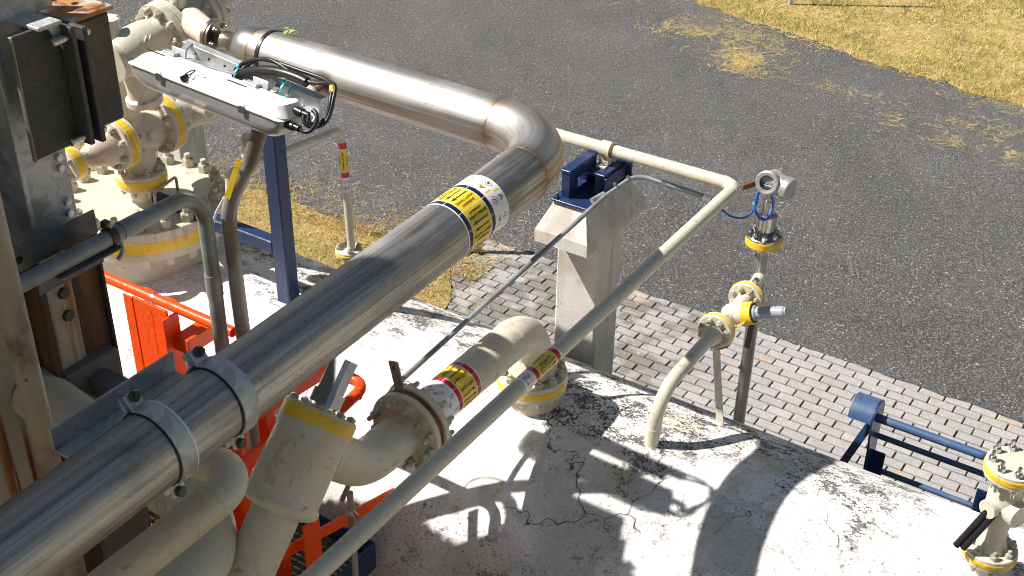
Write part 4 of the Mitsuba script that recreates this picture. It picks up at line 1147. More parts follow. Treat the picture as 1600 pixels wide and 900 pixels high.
for i, (y, lab) in enumerate(((-6.335, 'galvanised pipe clamp on the big steel pipe, nearer the lower left corner'), (-6.095, 'galvanised pipe clamp on the big steel pipe, second from the lower left'))):
    k = thing('pipe_clamp', lab, 'clamp', 'galvanised clamps on the big pipe')
    P = axis_at(y)
    tdir = nrm([-0.60, 0, 0.80])
    side = np.cross(axA, tdir)
    put(k + '__half', arc_strip(P, axA, tdir, RA + 0.0045, RA + 0.0105, 0.052, 0.16, math.pi - 0.16, 40), 'galv')
    put(k + '__half', arc_strip(P, axA, tdir, RA + 0.0045, RA + 0.0105, 0.052, math.pi + 0.16, 2 * math.pi - 0.16, 40), 'galv')
    put(k + '__liner', arc_strip(P, axA, tdir, RA + 0.0012, RA + 0.0043, 0.060, 0, 6.283, 56), 'rubber', label='black rubber liner under the clamp')
    put(k + '__strip', arc_strip(P + axA * 0.029, axA, tdir, RA + 0.001, RA + 0.008, 0.008, 0.2, 2.9, 40), 'label_white' if i == 0 else 'galv')
    for s_ in (1, -1):
        td = tdir if s_ > 0 else nrm([0.22, 0, -0.97])
        side = np.cross(axA, td)
        for q in (1, -1):
            put(k + '__lug', bar(P + td * (RA + 0.004) + q * side * 0.0175, P + td * (RA + 0.050) + q * side * 0.0165, 0.046, 0.008, side, 0.003), 'galv')
        o = P + td * (RA + 0.036)
        copy_put(k + '__bolt', bolt_proto('dark_bolt', 0.028, 0.016, 0.0), frame(o - side * 0.0215, -side))
        copy_put(k + '__bolt', bolt_proto('dark_bolt', 0.028, 0.016, 0.014), frame(o + side * 0.0215, side))
cr = thing('pipe_cradle', 'galvanised angle bar beside the big pipe carrying its clamps', 'bracket')
put(cr + '__upright_leg', box2(0.352, 0.360, -6.50, -6.06, 3.668, 3.745, 0.002), 'galv')
put(cr + '__flat_leg', box2(0.3605, 0.452, -6.50, -6.06, 3.668, 3.676, 0.002), 'galv')
put(cr + '__arm', box2(-0.549, 0.10, -5.735, -5.645, 3.0, 3.08, 0.006), 'galv_dark')

# ------------------------------------------------------------------ navy post and beam above the tank
np_ = thing('navy_post', 'dark navy square steel post standing on the tank with a side beam', 'post')
put(np_ + '__post', box2(-1.128, -1.042, -4.155, -4.075, 2.355, 3.38, 0.006), 'navy')
put(np_ + '__beam', box2(-2.02, -1.1285, -4.155, -4.085, 2.655, 2.725, 0.005), 'navy')
put(np_ + '__foot_plate', box2(-1.16, -1.01, -4.19, -4.04, 2.362, 2.378, 0.003), 'navy')

# slim label post pipe behind the tank, and its run back to the valves
lp = thing('vent_pipe', 'slim upright beige pipe with a red, yellow and white band behind the tank', 'pipe')
vx, vy = -1.27, -3.42
V_ = lambda z: np.array([vx + 0.02 - 0.02 * (z - 2.28) / 0.7, vy, z])
rv = 0.0225
put_tube(lp + '__pipe', fillet([V_(2.30), V_(3.02), V_(3.02) + [-0.11, -0.72, 0.01], V_(3.02) + [-0.14, -0.72, -0.25]], [0.05, 0.04], 12), rv, 'beige', 28)
flange_pair(lp, (vx, vy, 2.27), up, 0.150, 0.018, 0.112, 4, 0.028, gap=0.006, stud=0.012)
put(lp + '__stem', cyl([vx, vy, 1.6], [vx, vy, 2.25], 0.03), 'beige')
b = Band(lp, V_(2.955), nrm(V_(2.3) - V_(2.9)), rv)
C = 2 * math.pi * rv
b.rect(0, 0.30, 0, C, 'label_white', 0.0005)
for u0, u1, m in ((0.004, 0.040, 'label_red'), (0.046, 0.172, 'label_yellow'), (0.178, 0.210, 'label_red')):
    for q in range(3):
        b.rect(u0, u1, C * q / 3 + 0.0012, C * (q + 1) / 3 - 0.0012, m, 0.0009)
for q in range(3):
    v0 = C * q / 3
    b.text('Propylen', 0.109, v0 + 0.012, 0.010, False, length=0.10)
    b.arrow(0.160, 0.058, v0 + 0.034, 0.0045)
    for w, u in enumerate((0.234, 0.272)):
        b.diamond(u, v0 + 0.012, 0.015, w)
        b.diamond(u, v0 + 0.035, 0.013, 1 - w)
b.done('red, yellow and white marking band')

# ------------------------------------------------------------------ manhole and the valves on it
mh = thing('tank_manhole', 'big round bolted manhole flange with yellow tape on top of the tank', 'manhole')
mc = np.array([-2.085, -4.115, 0])
Mh = lambda z: mc + [0, 0, z]
put(mh + '__neck', lathe([(0.372, 0), (0.365, 0.01), (0.362, 0.30)], frame(Mh(2.20), up), 72), 'beige')
put(mh + '__lower_ring', lathe(disc_prof(0.440, 0.050, 0.004, 0.30), frame(Mh(2.515), up), 80), 'beige')
put(mh + '__tape', lathe([(0.42, 2.562), (0.4425, 2.562), (0.4440, 2.585), (0.4428, 2.600), (0.4445, 2.615), (0.4430, 2.632), (0.42, 2.632)], frame(Mh(0), up), 80), 'tape')
put(mh + '__lid', lathe(disc_prof(0.442, 0.055, 0.004), frame(Mh(2.628), up), 80), 'beige')
bolts(mh + '__bolt', Mh(2.683), up, 0.79, 20, 0.060, 0.046, 0.030, 'bolt', 0.5)
d = bolt_proto('beige', 0.060, 0.046, 0)
for q in range(20):
    a = 2 * math.pi * (q + 0.5) / 20
    copy_put(mh + '__bolt', d, frame(Mh(2.514) + [0.395 * math.cos(a), 0.395 * math.sin(a), 0], -up))
put_tube(mh + '__lift_handle', fillet([Mh(2.68) + [0.16, 0.10, 0], Mh(2.80) + [0.16, 0.10, 0], Mh(2.80) + [0.20, -0.09, 0], Mh(2.68) + [0.20, -0.09, 0]], 0.02, 6), 0.008, 'bolt', 14)

def nozzle_valve(root, X, Y):
    put(root + '__nozzle', lathe([(0.09, 0), (0.072, 0.02), (0.07, 0.09)], frame((X, Y, 2.683), up), 40), 'beige')
    flange_pair(root, (X, Y, 2.822), up, 0.262, 0.028, 0.205, 8, 0.032, gap=0.024, stud=0.014)


tv = thing('relief_tee', 'beige tee body between yellow taped flanges on the manhole lid', 'valve')
nx, ny = -2.045, -4.14
nozzle_valve(tv, nx, ny)
tz = 3.055
put(tv + '__body', cat([lathe([(0.10, -0.125), (0.085, -0.115), (0.095, -0.05), (0.10, 0.05), (0.085, 0.115), (0.10, 0.125)], frame((nx, ny + 0.035, tz), (0, 1, 0)), 44), cyl([nx, ny, 2.86], [nx, ny + 0.02, 3.02], 0.082, n=40)]), 'beige', 50)
flange_pair(tv, (nx, ny - 0.115, tz), (0, 1, 0), 0.27, 0.028, 0.215, 8, 0.030, gap=0.026, stud=0.012)
flange_pair(tv, (nx, ny + 0.185, tz), (0, 1, 0), 0.31, 0.028, 0.250, 10, 0.030, gap=0.026, stud=0.012)
put(tv + '__reducer', lathe([(0.105, 0), (0.098, 0.01), (0.085, 0.07), (0.050, 0.16), (0.034, 0.19), (0.034, 0.26)], frame((nx, ny - 0.155, tz), (0, -1, 0)), 40), 'beige_rusty')
flange_pair(tv, (nx, ny - 0.41, tz), (0, -1, 0), 0.160, 0.018, 0.120, 4, 0.030, gap=0.036, stud=0.012)
put(tv + '__end_pipe', tube(fillet([[nx, ny - 0.43, tz], [nx, ny - 0.53, tz], [nx, ny - 0.53, tz - 0.3]], 0.06), 0.03, 28)[0], 'beige')
put(tv + '__plug', cyl([nx + 0.07, ny + 0.02, tz + 0.0], [nx + 0.128, ny + 0.02, tz + 0.02], 0.026, n=24), 'beige')
put(tv + '__far_neck', lathe([(0.115, 0), (0.10, 0.02), (0.09, 0.12), (0.10, 0.24)], frame((nx, ny + 0.225, tz), (0, 1, 0)), 40), 'beige')
put(tv + '__stem', cyl([nx - 0.02, ny - 0.02, tz + 0.07], [nx - 0.02, ny - 0.02, tz + 0.34], 0.075, n=36), 'beige')
put(tv + '__stem_disc', lathe(disc_prof(0.085, 0.03), frame((nx + 0.04, ny + 0.03, tz + 0.285), up), 36), 'tan', label='tan round cover on top')
put(tv + '__side_boss', cyl([nx + 0.08, ny + 0.38, tz + 0.05], [nx + 0.17, ny + 0.38, tz + 0.05], 0.045, n=24), 'beige')

r1_ = thing('relief_valve', 'beige relief valve body with a big bolted flange, nearer one', 'valve', None)
v1c, vax = np.array([-1.815, -4.205, 3.612]), nrm([0, 1, 0.14])
put(r1_ + '__body', lathe([(0, -0.165), (0.085, -0.16), (0.105, -0.12), (0.116, -0.04), (0.110, 0.05), (0.098, 0.10), (0.11, 0.13)], frame(v1c, vax), 48), 'beige', 50)
flange_pair(r1_, v1c + vax * 0.165, vax, 0.310, 0.034, 0.255, 10, 0.036, gap=0.004, tape=False, stud=0.012)
put(r1_ + '__inlet', lathe([(0.075, 0), (0.072, 0.16), (0.09, 0.17), (0.09, 0.20)], frame(v1c + [0, -0.05, -0.08], (0.02, 0.1, -1)), 36), 'beige')
put(r1_ + '__near_flange', lathe(disc_prof(0.10, 0.03), frame(v1c + [0, -0.165, -0.02], (0, -1, -0.14)), 40), 'beige')
put(r1_ + '__top_boss', lathe([(0.048, 0), (0.040, 0.05), (0.041, 0.08), (0, 0.082)], frame(v1c + [-0.05, -0.12, 0.08], up), 30), 'beige')
put(r1_ + '__side_arm', bar(v1c + [-0.25, -0.10, 0.13], v1c + [-0.08, -0.06, 0.13], 0.08, 0.03, (0, 0, 1), 0.008), 'beige')
put(r1_ + '__cast_mark', cat([bar(v1c + [0.10, q, 0.062], v1c + [0.085, q + 0.03, 0.080], 0.006, 0.006) for q in (-0.06, -0.03)]), 'beige')
r2_ = thing('relief_valve', 'beige relief valve with a round flange, joined to the big steel pipe', 'valve', None)
v2c = v1c + vax * 0.30
put(r2_ + '__body', lathe([(0.09, -0.10), (0.104, -0.06), (0.112, 0.0), (0.108, 0.05), (0.11, 0.08)], frame(v2c, vax), 48), 'beige', 50)
flange_pair(r2_, v2c + vax * 0.115, vax, 0.300, 0.032, 0.245, 10, 0.034, gap=0.004, tape=False, stud=0.012)
put(r2_ + '__side_neck', cyl(v2c + [0.05, -0.02, 0.02], [-1.349, -4.178, 3.752], 0.070, 0.058, n=32), 'beige')
put(r2_ + '__steel_flange', lathe(disc_prof(0.086, 0.024), frame((-1.345, -4.178, 3.752), (1, 0, 0)), 40), 'steel_plain', label='shiny steel flange')
put(r2_ + '__steel_flange', lathe(disc_prof(0.086, 0.016), frame((-1.318, -4.178, 3.752), (1, 0, 0)), 40), 'steel_plain')
bolts(r2_ + '__flange_bolt', np.array([-1.302, -4.178, 3.752]), (1, 0, 0), 0.128, 6, 0.022, 0.015, 0.012, 'silver')
put(r2_ + '__top_boss', lathe([(0.045, 0), (0.034, 0.04), (0.035, 0.06), (0, 0.062)], frame(v2c + [0.02, -0.05, 0.10], nrm([0.2, 0, 1])), 26), 'beige')
put(r2_ + '__back_pipe', cyl(v2c + vax * 0.13, v2c + vax * 0.27, 0.052, n=28), 'beige')
r3_ = thing('valve_yoke', 'beige valve yoke plate with bolt holes behind the relief valves', 'valve')
put(r3_ + '__plate', box2(-2.12, -1.76, -3.95, -3.83, 3.831, 3.856, 0.006), 'beige')
put(r3_ + '__drum', cyl([-1.93, -3.85, 3.66], [-1.93, -3.85, 3.83], 0.095, n=40), 'beige')
put(r3_ + '__hole', cyl([-1.82, -3.90, 3.8555], [-1.82, -3.90, 3.8575], 0.012, n=16), 'ink')
put(r3_ + '__hole', cyl([-2.0, -3.90, 3.8555], [-2.0, -3.90, 3.8575], 0.012, n=16), 'ink')

cp2 = thing('concrete_pillar', 'grey concrete pillar behind the manhole, half hidden by the lamp', 'pillar')
put(cp2 + '__shaft', box2(-3.24, -3.0, -3.03, -2.80, -0.03, 2.95, 0.012), 'concrete')

# ------------------------------------------------------------------ steelwork on the left: column, beams, brackets
sc = thing('steel_column', 'tall galvanised steel column with hex bolts along its edge, upper left', 'column')
put(sc + '__face_plate', box2(-0.612, -0.60, -5.795, -5.602, 3.60, 4.64, 0.003), 'galv')
put(sc + '__rib', box2(-0.72, -0.565, -5.815, -5.7955, 3.60, 4.64, 0.003), 'galv')
put(sc + '__web', box2(-0.735, -0.721, -6.60, -5.8155, 2.9, 4.64, 0.003), 'dark_steel')
put(sc + '__flange', box2(-0.72, -0.56, -6.62, -6.60, 2.9, 4.64, 0.003), 'galv')
put(sc + '__upper_plate', box2(-0.515, -0.50, -6.4, -5.618, 4.478, 4.62, 0.003), 'galv', label='upper splice plate with mottled zinc')
put(sc + '__flange', box2(-0.735, -0.72, -5.795, -5.602, 3.60, 4.64, 0.003), 'galv')
for z in (3.934, 3.893, 3.764, 3.718, 4.30, 4.34):
    copy_put(sc + '__bolt', bolt_proto('silver', 0.026, 0.014, 0.002), frame((-0.5995, -5.638, z), (1, 0, 0)))
bj = thing('beam_joint', 'dark brown steel beam joint bolted to the column, rusty on top', 'beam')
k = put(bj + '__near_beam', box2(-0.402, -0.388, -5.862, -5.700, 4.070, 4.475, 0.002), 'dark_steel')
put(k + '__flange', box2(-0.50, -0.355, -5.79, -5.7005, 4.4755, 4.489, 0.003), 'galv')
put(k + '__edge_strip', box2(-0.404, -0.386, -5.869, -5.8625, 4.065, 4.475, 0.002), 'handle_steel', label='paler brown edge strip at the left side of the beam')
k = put(bj + '__end_plate', box2(-0.57, -0.325, -5.6995, -5.682, 4.075, 4.470, 0.002), 'dark_steel')
put(k + '__stiffener', prism(Polygon([(-5.745, 4.475), (-5.7, 4.475), (-5.7, 4.39)]), 0.01, np.array([[0, 0, 1, -0.384], [1, 0, 0, 0], [0, 1, 0, 0], [0, 0, 0, 1.0]])), 'galv')
k = put(bj + '__end_plate', box2(-0.57, -0.322, -5.658, -5.640, 4.07, 4.458, 0.002), 'dark_steel')
fb_ = put(bj + '__far_beam', box2(-0.66, -0.42, -5.6395, -5.470, 4.062, 4.440, 0.010), 'dark_steel')
put(fb_ + '__top', box2(-0.70, -0.412, -5.6395, -5.455, 4.4405, 4.456, 0.004), 'rusty_top', label='top flange streaked with orange rust')
put(fb_ + '__hole', cyl([-0.52, -5.52, 4.4555], [-0.52, -5.52, 4.4575], 0.012, n=14), 'ink')
for z in (4.432, 4.10):
    put(bj + '__bolt', lathe([(0, 0.058), (0.010, 0.058), (0.0135, 0.054), (0.0135, 0)], frame((-0.352, -5.6997, z), (0, -1, 0)), 20), 'steel_plain')
    copy_put(bj + '__nut', bolt_proto('silver', 0.027, 0.016, 0.008), frame((-0.347, -5.6397, z), (0, 1, 0)))

ab = thing('angle_bracket', 'grey steel angle bar under the galvanised column, above the conduit', 'bracket')
put(ab + '__leg', box2(-0.508, -0.50, -6.70, -5.605, 3.655, 3.746, 0.003), 'galv_dark')
put(ab + '__foot', box2(-0.60, -0.5085, -6.70, -5.605, 3.655, 3.663, 0.003), 'galv_dark')
put(ab + '__hole', cyl([-0.4995, -5.93, 3.70], [-0.4985, -5.93, 3.70], 0.014, n=16), 'ink')
cd = thing('cable_conduit', 'thick grey conduit bending down behind the big steel pipe at the left', 'conduit')
cx, cz = -0.385, 3.695
put_tube(cd + '__tube', fillet([[cx, -7.2, cz - 0.01], [cx, -5.215, cz], [cx, -5.215, 2.55]], 0.145, 18), 0.0295, 'conduit', 36)
put(cd + '__coupler', cyl([cx, -5.60, cz], [cx, -5.50, cz], 0.0325, n=36), 'conduit')
put(cd + '__coupler', cyl([cx, -5.215, 3.33], [cx, -5.215, 3.235], 0.0325, n=36), 'conduit')
put(cd + '__strap', arc_strip(np.array([cx, -5.645, cz]), (0, 1, 0), (0, 0, 1), 0.030, 0.034, 0.028, 0, 6.283, 36), 'dark_bolt', label='dark strap holding the conduit')
put(cd + '__strap_ear', box2(cx - 0.028, cx + 0.0, -5.658, -5.632, cz + 0.028, cz + 0.056, 0.003), 'dark_bolt')
put(cd + '__strap_screw', cyl([cx + 0.0, -5.645, cz + 0.044], [cx + 0.014, -5.645, cz + 0.044], 0.007, n=14), 'tan')
lb = thing('conduit_bracket', 'dark angle bracket with a hook under the conduit', 'bracket')
put(lb + '__plate', box2(-0.455, -0.350, -5.89, -5.625, 3.650, 3.657, 0.002), 'galv_dark')
put(lb + '__leg', box2(-0.463, -0.4555, -5.91, -5.635, 3.565, 3.656, 0.002), 'galv_dark')
put(lb + '__hook', tube(fillet([[-0.40, -5.66, 3.665], [-0.40, -5.595, 3.665], [-0.40, -5.595, 3.60], [-0.40, -5.62, 3.585]], 0.022, 8), 0.0075, 16)[0], 'conduit')

lc = thing('rusty_column', 'rust-streaked column with a big bolt head, below the conduit at the left', 'column')
put(lc + '__left_panel', box2(-0.72, -0.665, -6.6, -5.835, 2.0, 3.60, 0.004), 'rust_streak')
put(lc + '__rib', box2(-0.70, -0.575, -5.8345, -5.806, 2.0, 3.60, 0.003), 'rust_dark')
put(lc + '__middle_panel', box2(-0.66, -0.60, -5.8055, -5.680, 2.0, 3.60, 0.003), 'rust_streak')
put(lc + '__right_panel', box2(-0.675, -0.603, -5.6795, -5.560, 2.0, 3.60, 0.003), 'rust_dark', label='dark brown rusted panel')
put(lc + '__edge', box2(-0.69, -0.585, -5.5595, -5.548, 2.0, 3.62, 0.002), 'rust_dark')
for z in (3.337, 3.432):
    copy_put(lc + '__bolt', bolt_proto('dark_bolt', 0.040, 0.016, 0.0), frame((-0.5998, -5.727, z), (1, 0, 0)))
put(lc + '__plinth', box2(-0.80, -0.55, -5.812, -5.575, 1.9, 3.128, 0.008), 'dark_concrete', label='dark concrete plinth with a brown edge')
bp_ = thing('riser_pipe', 'rusty beige riser pipe standing at the left edge', 'pipe')
put_tube(bp_ + '__pipe', [[0.02, -6.315, 2.2], [0.02, -6.315, 5.4]], 0.037, 'riser', 36)

# wall of the stair tower, mostly outside the picture to the left; it shades the lower left
wl = thing('cladding_wall', 'grey profiled sheet wall of the stair tower behind the rusty column', 'wall')
wall_poly = Polygon([(-9.1, 0.3), (-5.50, 0.3), (-5.55, 3.2), (-5.72, 4.0), (-5.83, 4.4), (-6.14, 4.95), (-6.45, 5.12), (-6.66, 5.4), (-6.66, 8.4), (-9.1, 8.4)])
wave = []
for q in np.arange(0, wall_poly.exterior.length, 0.012):
    P_ = wall_poly.exterior.interpolate(q)
    wave.append((P_.x + 0.012 * math.sin(q * 62), P_.y + 0.012 * math.sin(q * 62)))
wall_poly = Polygon(wave).buffer(0)
for q in range(18):
    ya = -9.12 + q * 0.205
    strip = wall_poly.intersection(sbox(ya, 0, ya + 0.202, 9))
    if not strip.is_empty:
        put(wl + '__panel', prism(strip, 0.03, np.array([[0, 0, 1, -1.43 - 0.012 * (q % 2)], [1, 0, 0, 0], [0, 1, 0, 0], [0, 0, 0, 1.0]])), 'panel_grey')

# ------------------------------------------------------------------ orange guard frame and grating
og = thing('orange_frame', 'bright orange steel guard frame in front of the tank, left side', 'frame')
oy = -4.965
put(og + '__rail', tube([[-1.75, oy, 2.843], [-0.585, oy, 2.843]], 0.0240, 28, hollow=0.82)[0], 'orange', label='orange tube rail with an open end')
put(og + '__silver_band', arc_strip(np.array([-1.06, oy, 2.843]), (1, 0, 0), (0, 0, 1), 0.0242, 0.0252, 0.016, -2, 2.2, 20), 'silver', label='strip of silver tape on the rail')
for x in (-1.12, -0.985):
    put(og + '__weld_plate', cyl([x - 0.02, oy + 0.022, 2.85], [x + 0.035, oy + 0.022, 2.842], 0.014, n=16), 'orange')
put_tube(og + '__bent_rail', fillet([[-0.50, -4.955, 2.857], [0.130, -4.955, 2.857], [0.135, -5.60, 2.79]], 0.062, 14), 0.0235, 'orange', 28, label='orange tube with a rounded corner')
weld_ring(og + '__bent_rail__weld', np.array([0.134, -5.02, 2.851]), (0, 1, 0), 0.0238, 0.006, 'orange')
put(og + '__post_strip', box2(-1.232, -1.1735, -5.0, -4.992, 1.9, 2.826, 0.002), 'orange')
put(og + '__post_plate', box2(-1.172, -0.962, -4.997, -4.985, 1.9, 2.826, 0.002), 'orange')
put(og + '__post_back', box2(-1.19, -1.16, -4.984, -4.978, 1.9, 2.82, 0.001), 'orange')
put(og + '__post_flange', box2(-0.9615, -0.948, -5.03, -4.94, 1.9, 2.80, 0.002), 'orange')
put(og + '__box_arm', box2(-0.9475, -0.862, -4.985, -4.83, 2.62, 2.70, 0.003), 'orange')
put(og + '__seam', box2(-1.06, -1.057, -4.9985, -4.9972, 2.1, 2.80, 0.0005), 'orange')
for (x, ya, yb, za, zb, h) in ((-0.02, -5.03, -5.60, 2.905, 2.955, 0.062), (0.0, -5.30, -5.95, 2.77, 2.80, 0.085), (0.11, -4.80, -5.9, 2.165, 2.47, 0.058)):
    put(og + '__flat_bar', bar([x, ya, za], [x, yb, zb], 0.009, h, (0, 0, 1), 0.002), 'orange')
put(og + '__channel', box2(-0.08, -0.03, -5.36, -5.31, 1.9, 2.95, 0.004), 'orange')
put(og + '__channel', box2(-0.19, -0.145, -5.52, -5.36, 1.9, 2.90, 0.003), 'orange')
put(og + '__tube_post', cyl([-0.11, -5.45, 1.9], [-0.11, -5.45, 2.9], 0.022, n=24), 'orange')
put(og + '__grey_sleeve', cyl([-0.11, -5.45, 2.66], [-0.11, -5.45, 2.70], 0.0235, n=24), 'conduit')
put(og + '__low_post', box2(0.16, 0.172, -5.42, -5.33, 1.9, 2.47, 0.002), 'orange')
put(og + '__low_bar', box2(-1.2, -0.7, -5.07, -5.03, 2.24, 2.30, 0.003), 'orange')
gp = thing('wire_rope', 'short white wire end hanging on the orange frame', 'wire')
put_tube(gp + '__wire', [[-0.03, -5.29, 2.86], [0.02, -5.31, 2.72]], 0.004, 'label_white', 10)
put_tube(gp + '__ring', spline([[-0.10, -5.47, 2.60], [-0.085, -5.46, 2.57], [-0.06, -5.45, 2.565]], 14), 0.003, 'silver', 8)

gr = thing('floor_grating', 'steel floor grating with a navy kick plate below the orange frame', 'grating')
gz = 1.99
bars_ = [box2(-1.6, 0.165, y, y + 0.004, gz - 0.03, gz, 0.0008) for y in np.arange(-6.6, -5.03, 0.032)]
cross = [box2(x, x + 0.006, -6.6, -5.02, gz - 0.012, gz - 0.004, 0.001) for x in np.arange(-1.6, 0.16, 0.05)]
kk = put(gr + '__bars', cat(bars_ + cross), 'grating', False)
labels[kk] = {'label': 'fine bars of the floor grating', 'kind': 'stuff'}
put(gr + '__kick_plate', box2(-1.6, 0.175, -5.018, -5.010, gz - 0.06, gz + 0.09, 0.002), 'navy')
put(gr + '__kick_plate', box2(0.167, 0.175, -6.6, -5.0185, gz - 0.06, gz + 0.09, 0.002), 'navy')
gc = thing('support_rod', 'thin grey upright conduit in front of the inclined valve', 'conduit')
put_tube(gc + '__tube', [[0.318, -5.305, 1.4], [0.318, -5.305, 2.64]], 0.0125, 'conduit_brown', 20)
put(gc + '__clip', arc_strip(np.array([0.318, -5.305, 2.545]), (0, 0, 1), (1, 0, 0), 0.0127, 0.0155, 0.022, 0, 6.283, 20), 'galv')
put(gc + '__clip_screw', cyl([0.33, -5.305, 2.545], [0.355, -5.31, 2.545], 0.006, n=12), 'silver')

# ------------------------------------------------------------------ lamp with its pole, mounting rail and cables
pl = thing('lamp_pole', 'bent brownish steel pole carrying the white lamp', 'pole')
ppath = fillet([[-0.140, -5.118, 3.985], [-0.200, -5.130, 3.83], [-0.335, -5.150, 3.60], [-0.315, -5.150, 2.2]], [0.2, 0.35], 14)
put_tube(pl + '__tube', ppath, 0.0295, 'conduit_brown', 32)
put(pl + '__box', lathe([(0, 0), (0.03, 0.002), (0.034, 0.02), (0.034, 0.075), (0.03, 0.085), (0, 0.088)], frame((-0.262, -5.075, 3.80), nrm([0.05, 0.1, 1])), 26), 'beige')
put(pl + '__yellow_tape', bar([-0.226, -5.160, 3.835], [-0.296, -5.178, 3.665], 0.003, 0.024, (-0.8, -0.2, 0.3)), 'tape', label='strip of yellow tape on the pole')
put_tube(pl + '__loose_wire', spline([[-0.325, -5.165, 3.655], [-0.37, -5.15, 3.60], [-0.43, -5.14, 3.50], [-0.425, -5.16, 3.40], [-0.37, -5.17, 3.34]], 30), 0.0045, 'label_white', 10, label='thin white loose wire')
lm = thing('lamp', 'long white weatherproof lamp with a clear cover on the bent pole', 'lamp')
LM = np.eye(4)
lx = nrm([1, 0.0, -0.062])
LM[:3, 0], LM[:3, 1] = lx, [0, 1, 0]
LM[:3, 2] = np.cross(lx, [0, 1, 0])
roll = Ro.from_rotvec(np.array(lx) * math.radians(-9)).as_matrix()
LM[:3, :3] = roll @ LM[:3, :3]
LM[:3, 3] = [-0.345, -5.125, 4.072]
HL = 0.375


def hull_box(x0, x1, w, z0, z1, r, tw=None):
    """Rounded long shell: top narrower by tw."""
    tw = w if tw is None else tw
    pts = []
    for (ww, z, e) in ((w, z0, 0), (tw, z1, r)):
        for sx in (0, 1):
            for sy in (-1, 1):
                for k in range(5):
                    a = k / 4 * math.pi / 2
                    px_ = (x1 - r - e + r * math.cos(a)) if sx else (x0 + r + e - r * math.cos(a))
                    pts.append([px_, sy * (ww / 2 - r + r * math.sin(a)), z])
    return trimesh.Trimesh(np.array(pts)).convex_hull


def lput(key, m, mt, **kw):
    m.apply_transform(LM)
    return put(key, m, mt, **kw)


lput(lm + '__shell', cat([hull_box(-HL, HL, 0.156, 0.0, 0.007, 0.03), hull_box(-HL + 0.012, HL - 0.012, 0.138, 0.0073, 0.038, 0.033, 0.104)]), 'white_shell')
lput(lm + '__end_block', hull_box(HL - 0.10, HL + 0.004, 0.130, 0.0085, 0.046, 0.03, 0.110), 'white_shell')
dome = []
n_ = 18
aa = np.linspace(0, math.pi, n_ + 1)
xx = np.r_[-HL + 0.015, -HL + 0.018, -HL + 0.035, -HL + 0.07, np.linspace(-HL + 0.1, HL - 0.1, 9), HL - 0.07, HL - 0.035, HL - 0.018, HL - 0.015]
sc_x = np.r_[0.02, 0.35, 0.75, 0.96, np.ones(9), 0.96, 0.75, 0.35, 0.02]
DV = np.vstack([np.c_[np.full(n_ + 1, x), 0.070 * np.cos(aa) * (0.86 + 0.14 * s_), -0.001 - 0.088 * np.sin(aa) ** 0.55 * s_] for x, s_ in zip(xx, sc_x)])
i_, j_ = np.meshgrid(np.arange(len(xx) - 1), np.arange(n_), indexing='ij')
q = i_ * (n_ + 1) + j_
DF = np.vstack([np.stack([q, q + n_ + 2, q + 1], -1).reshape(-1, 3), np.stack([q, q + n_ + 1, q + n_ + 2], -1).reshape(-1, 3)])
lput(lm + '__clear_cover', trimesh.Trimesh(DV, DF, process=False), 'lamp_clear', smooth=True)
lput(lm + '__reflector', box2(-HL + 0.05, HL - 0.06, -0.055, 0.055, -0.016, -0.003, 0.003), 'white_shell')
for y in (-0.028, 0.028):
    lput(lm + '__tube', cyl([-HL + 0.06, y, -0.042], [HL - 0.08, y, -0.042], 0.013, n=20), 'label_white')
for x in (-0.20, 0.20):
    lput(lm + '__latch', cat([box2(x - 0.011, x + 0.011, -0.084, -0.079, -0.018, 0.012, 0.002), box2(x - 0.007, x + 0.007, -0.0835, -0.066, 0.0075, 0.0125, 0.002)]), 'silver')
lput(lm + '__knob', cyl([-0.085, -0.050, 0.024], [-0.085, -0.076, 0.020], 0.012, n=20), 'rubber', label='small black round plug with a wire clip')
lput(lm + '__plug_clip', tube(spline([[-0.080, -0.066, 0.036], [-0.070, -0.050, 0.050], [-0.060, -0.042, 0.054], [-0.056, -0.052, 0.050], [-0.068, -0.068, 0.040]], 24), 0.0022, 10)[0], 'dark_bolt')
lput(lm + '__mark', box2(-0.022, -0.014, -0.042, -0.030, 0.0383, 0.0390, 0.0002), 'handle_steel')
for x in (-0.27, 0.13):
    lput(lm + '__mount_clip', cat([box2(x - 0.030, x + 0.030, 0.030, 0.058, 0.0383, 0.050, 0.002), box2(x - 0.012, x + 0.060, 0.059, 0.068, 0.0303, 0.066, 0.002)]), 'galv', label='sheet metal clip on top of the lamp')
    lput(lm + '__slot', box2(x - 0.09, x + 0.0, 0.010, 0.020, 0.0381, 0.0390, 0.0002), 'ink')
gl = []
for y, z in ((0.010, 0.024), (-0.030, -0.016)):
    gl.append(lput(lm + '__gland', cat([cyl([HL - 0.01, y, z], [HL + 0.022, y, z], 0.0165, n=12), cyl([HL + 0.020, y, z], [HL + 0.046, y, z], 0.0125, n=20)]), 'rubber', label='black cable gland at the lamp end'))

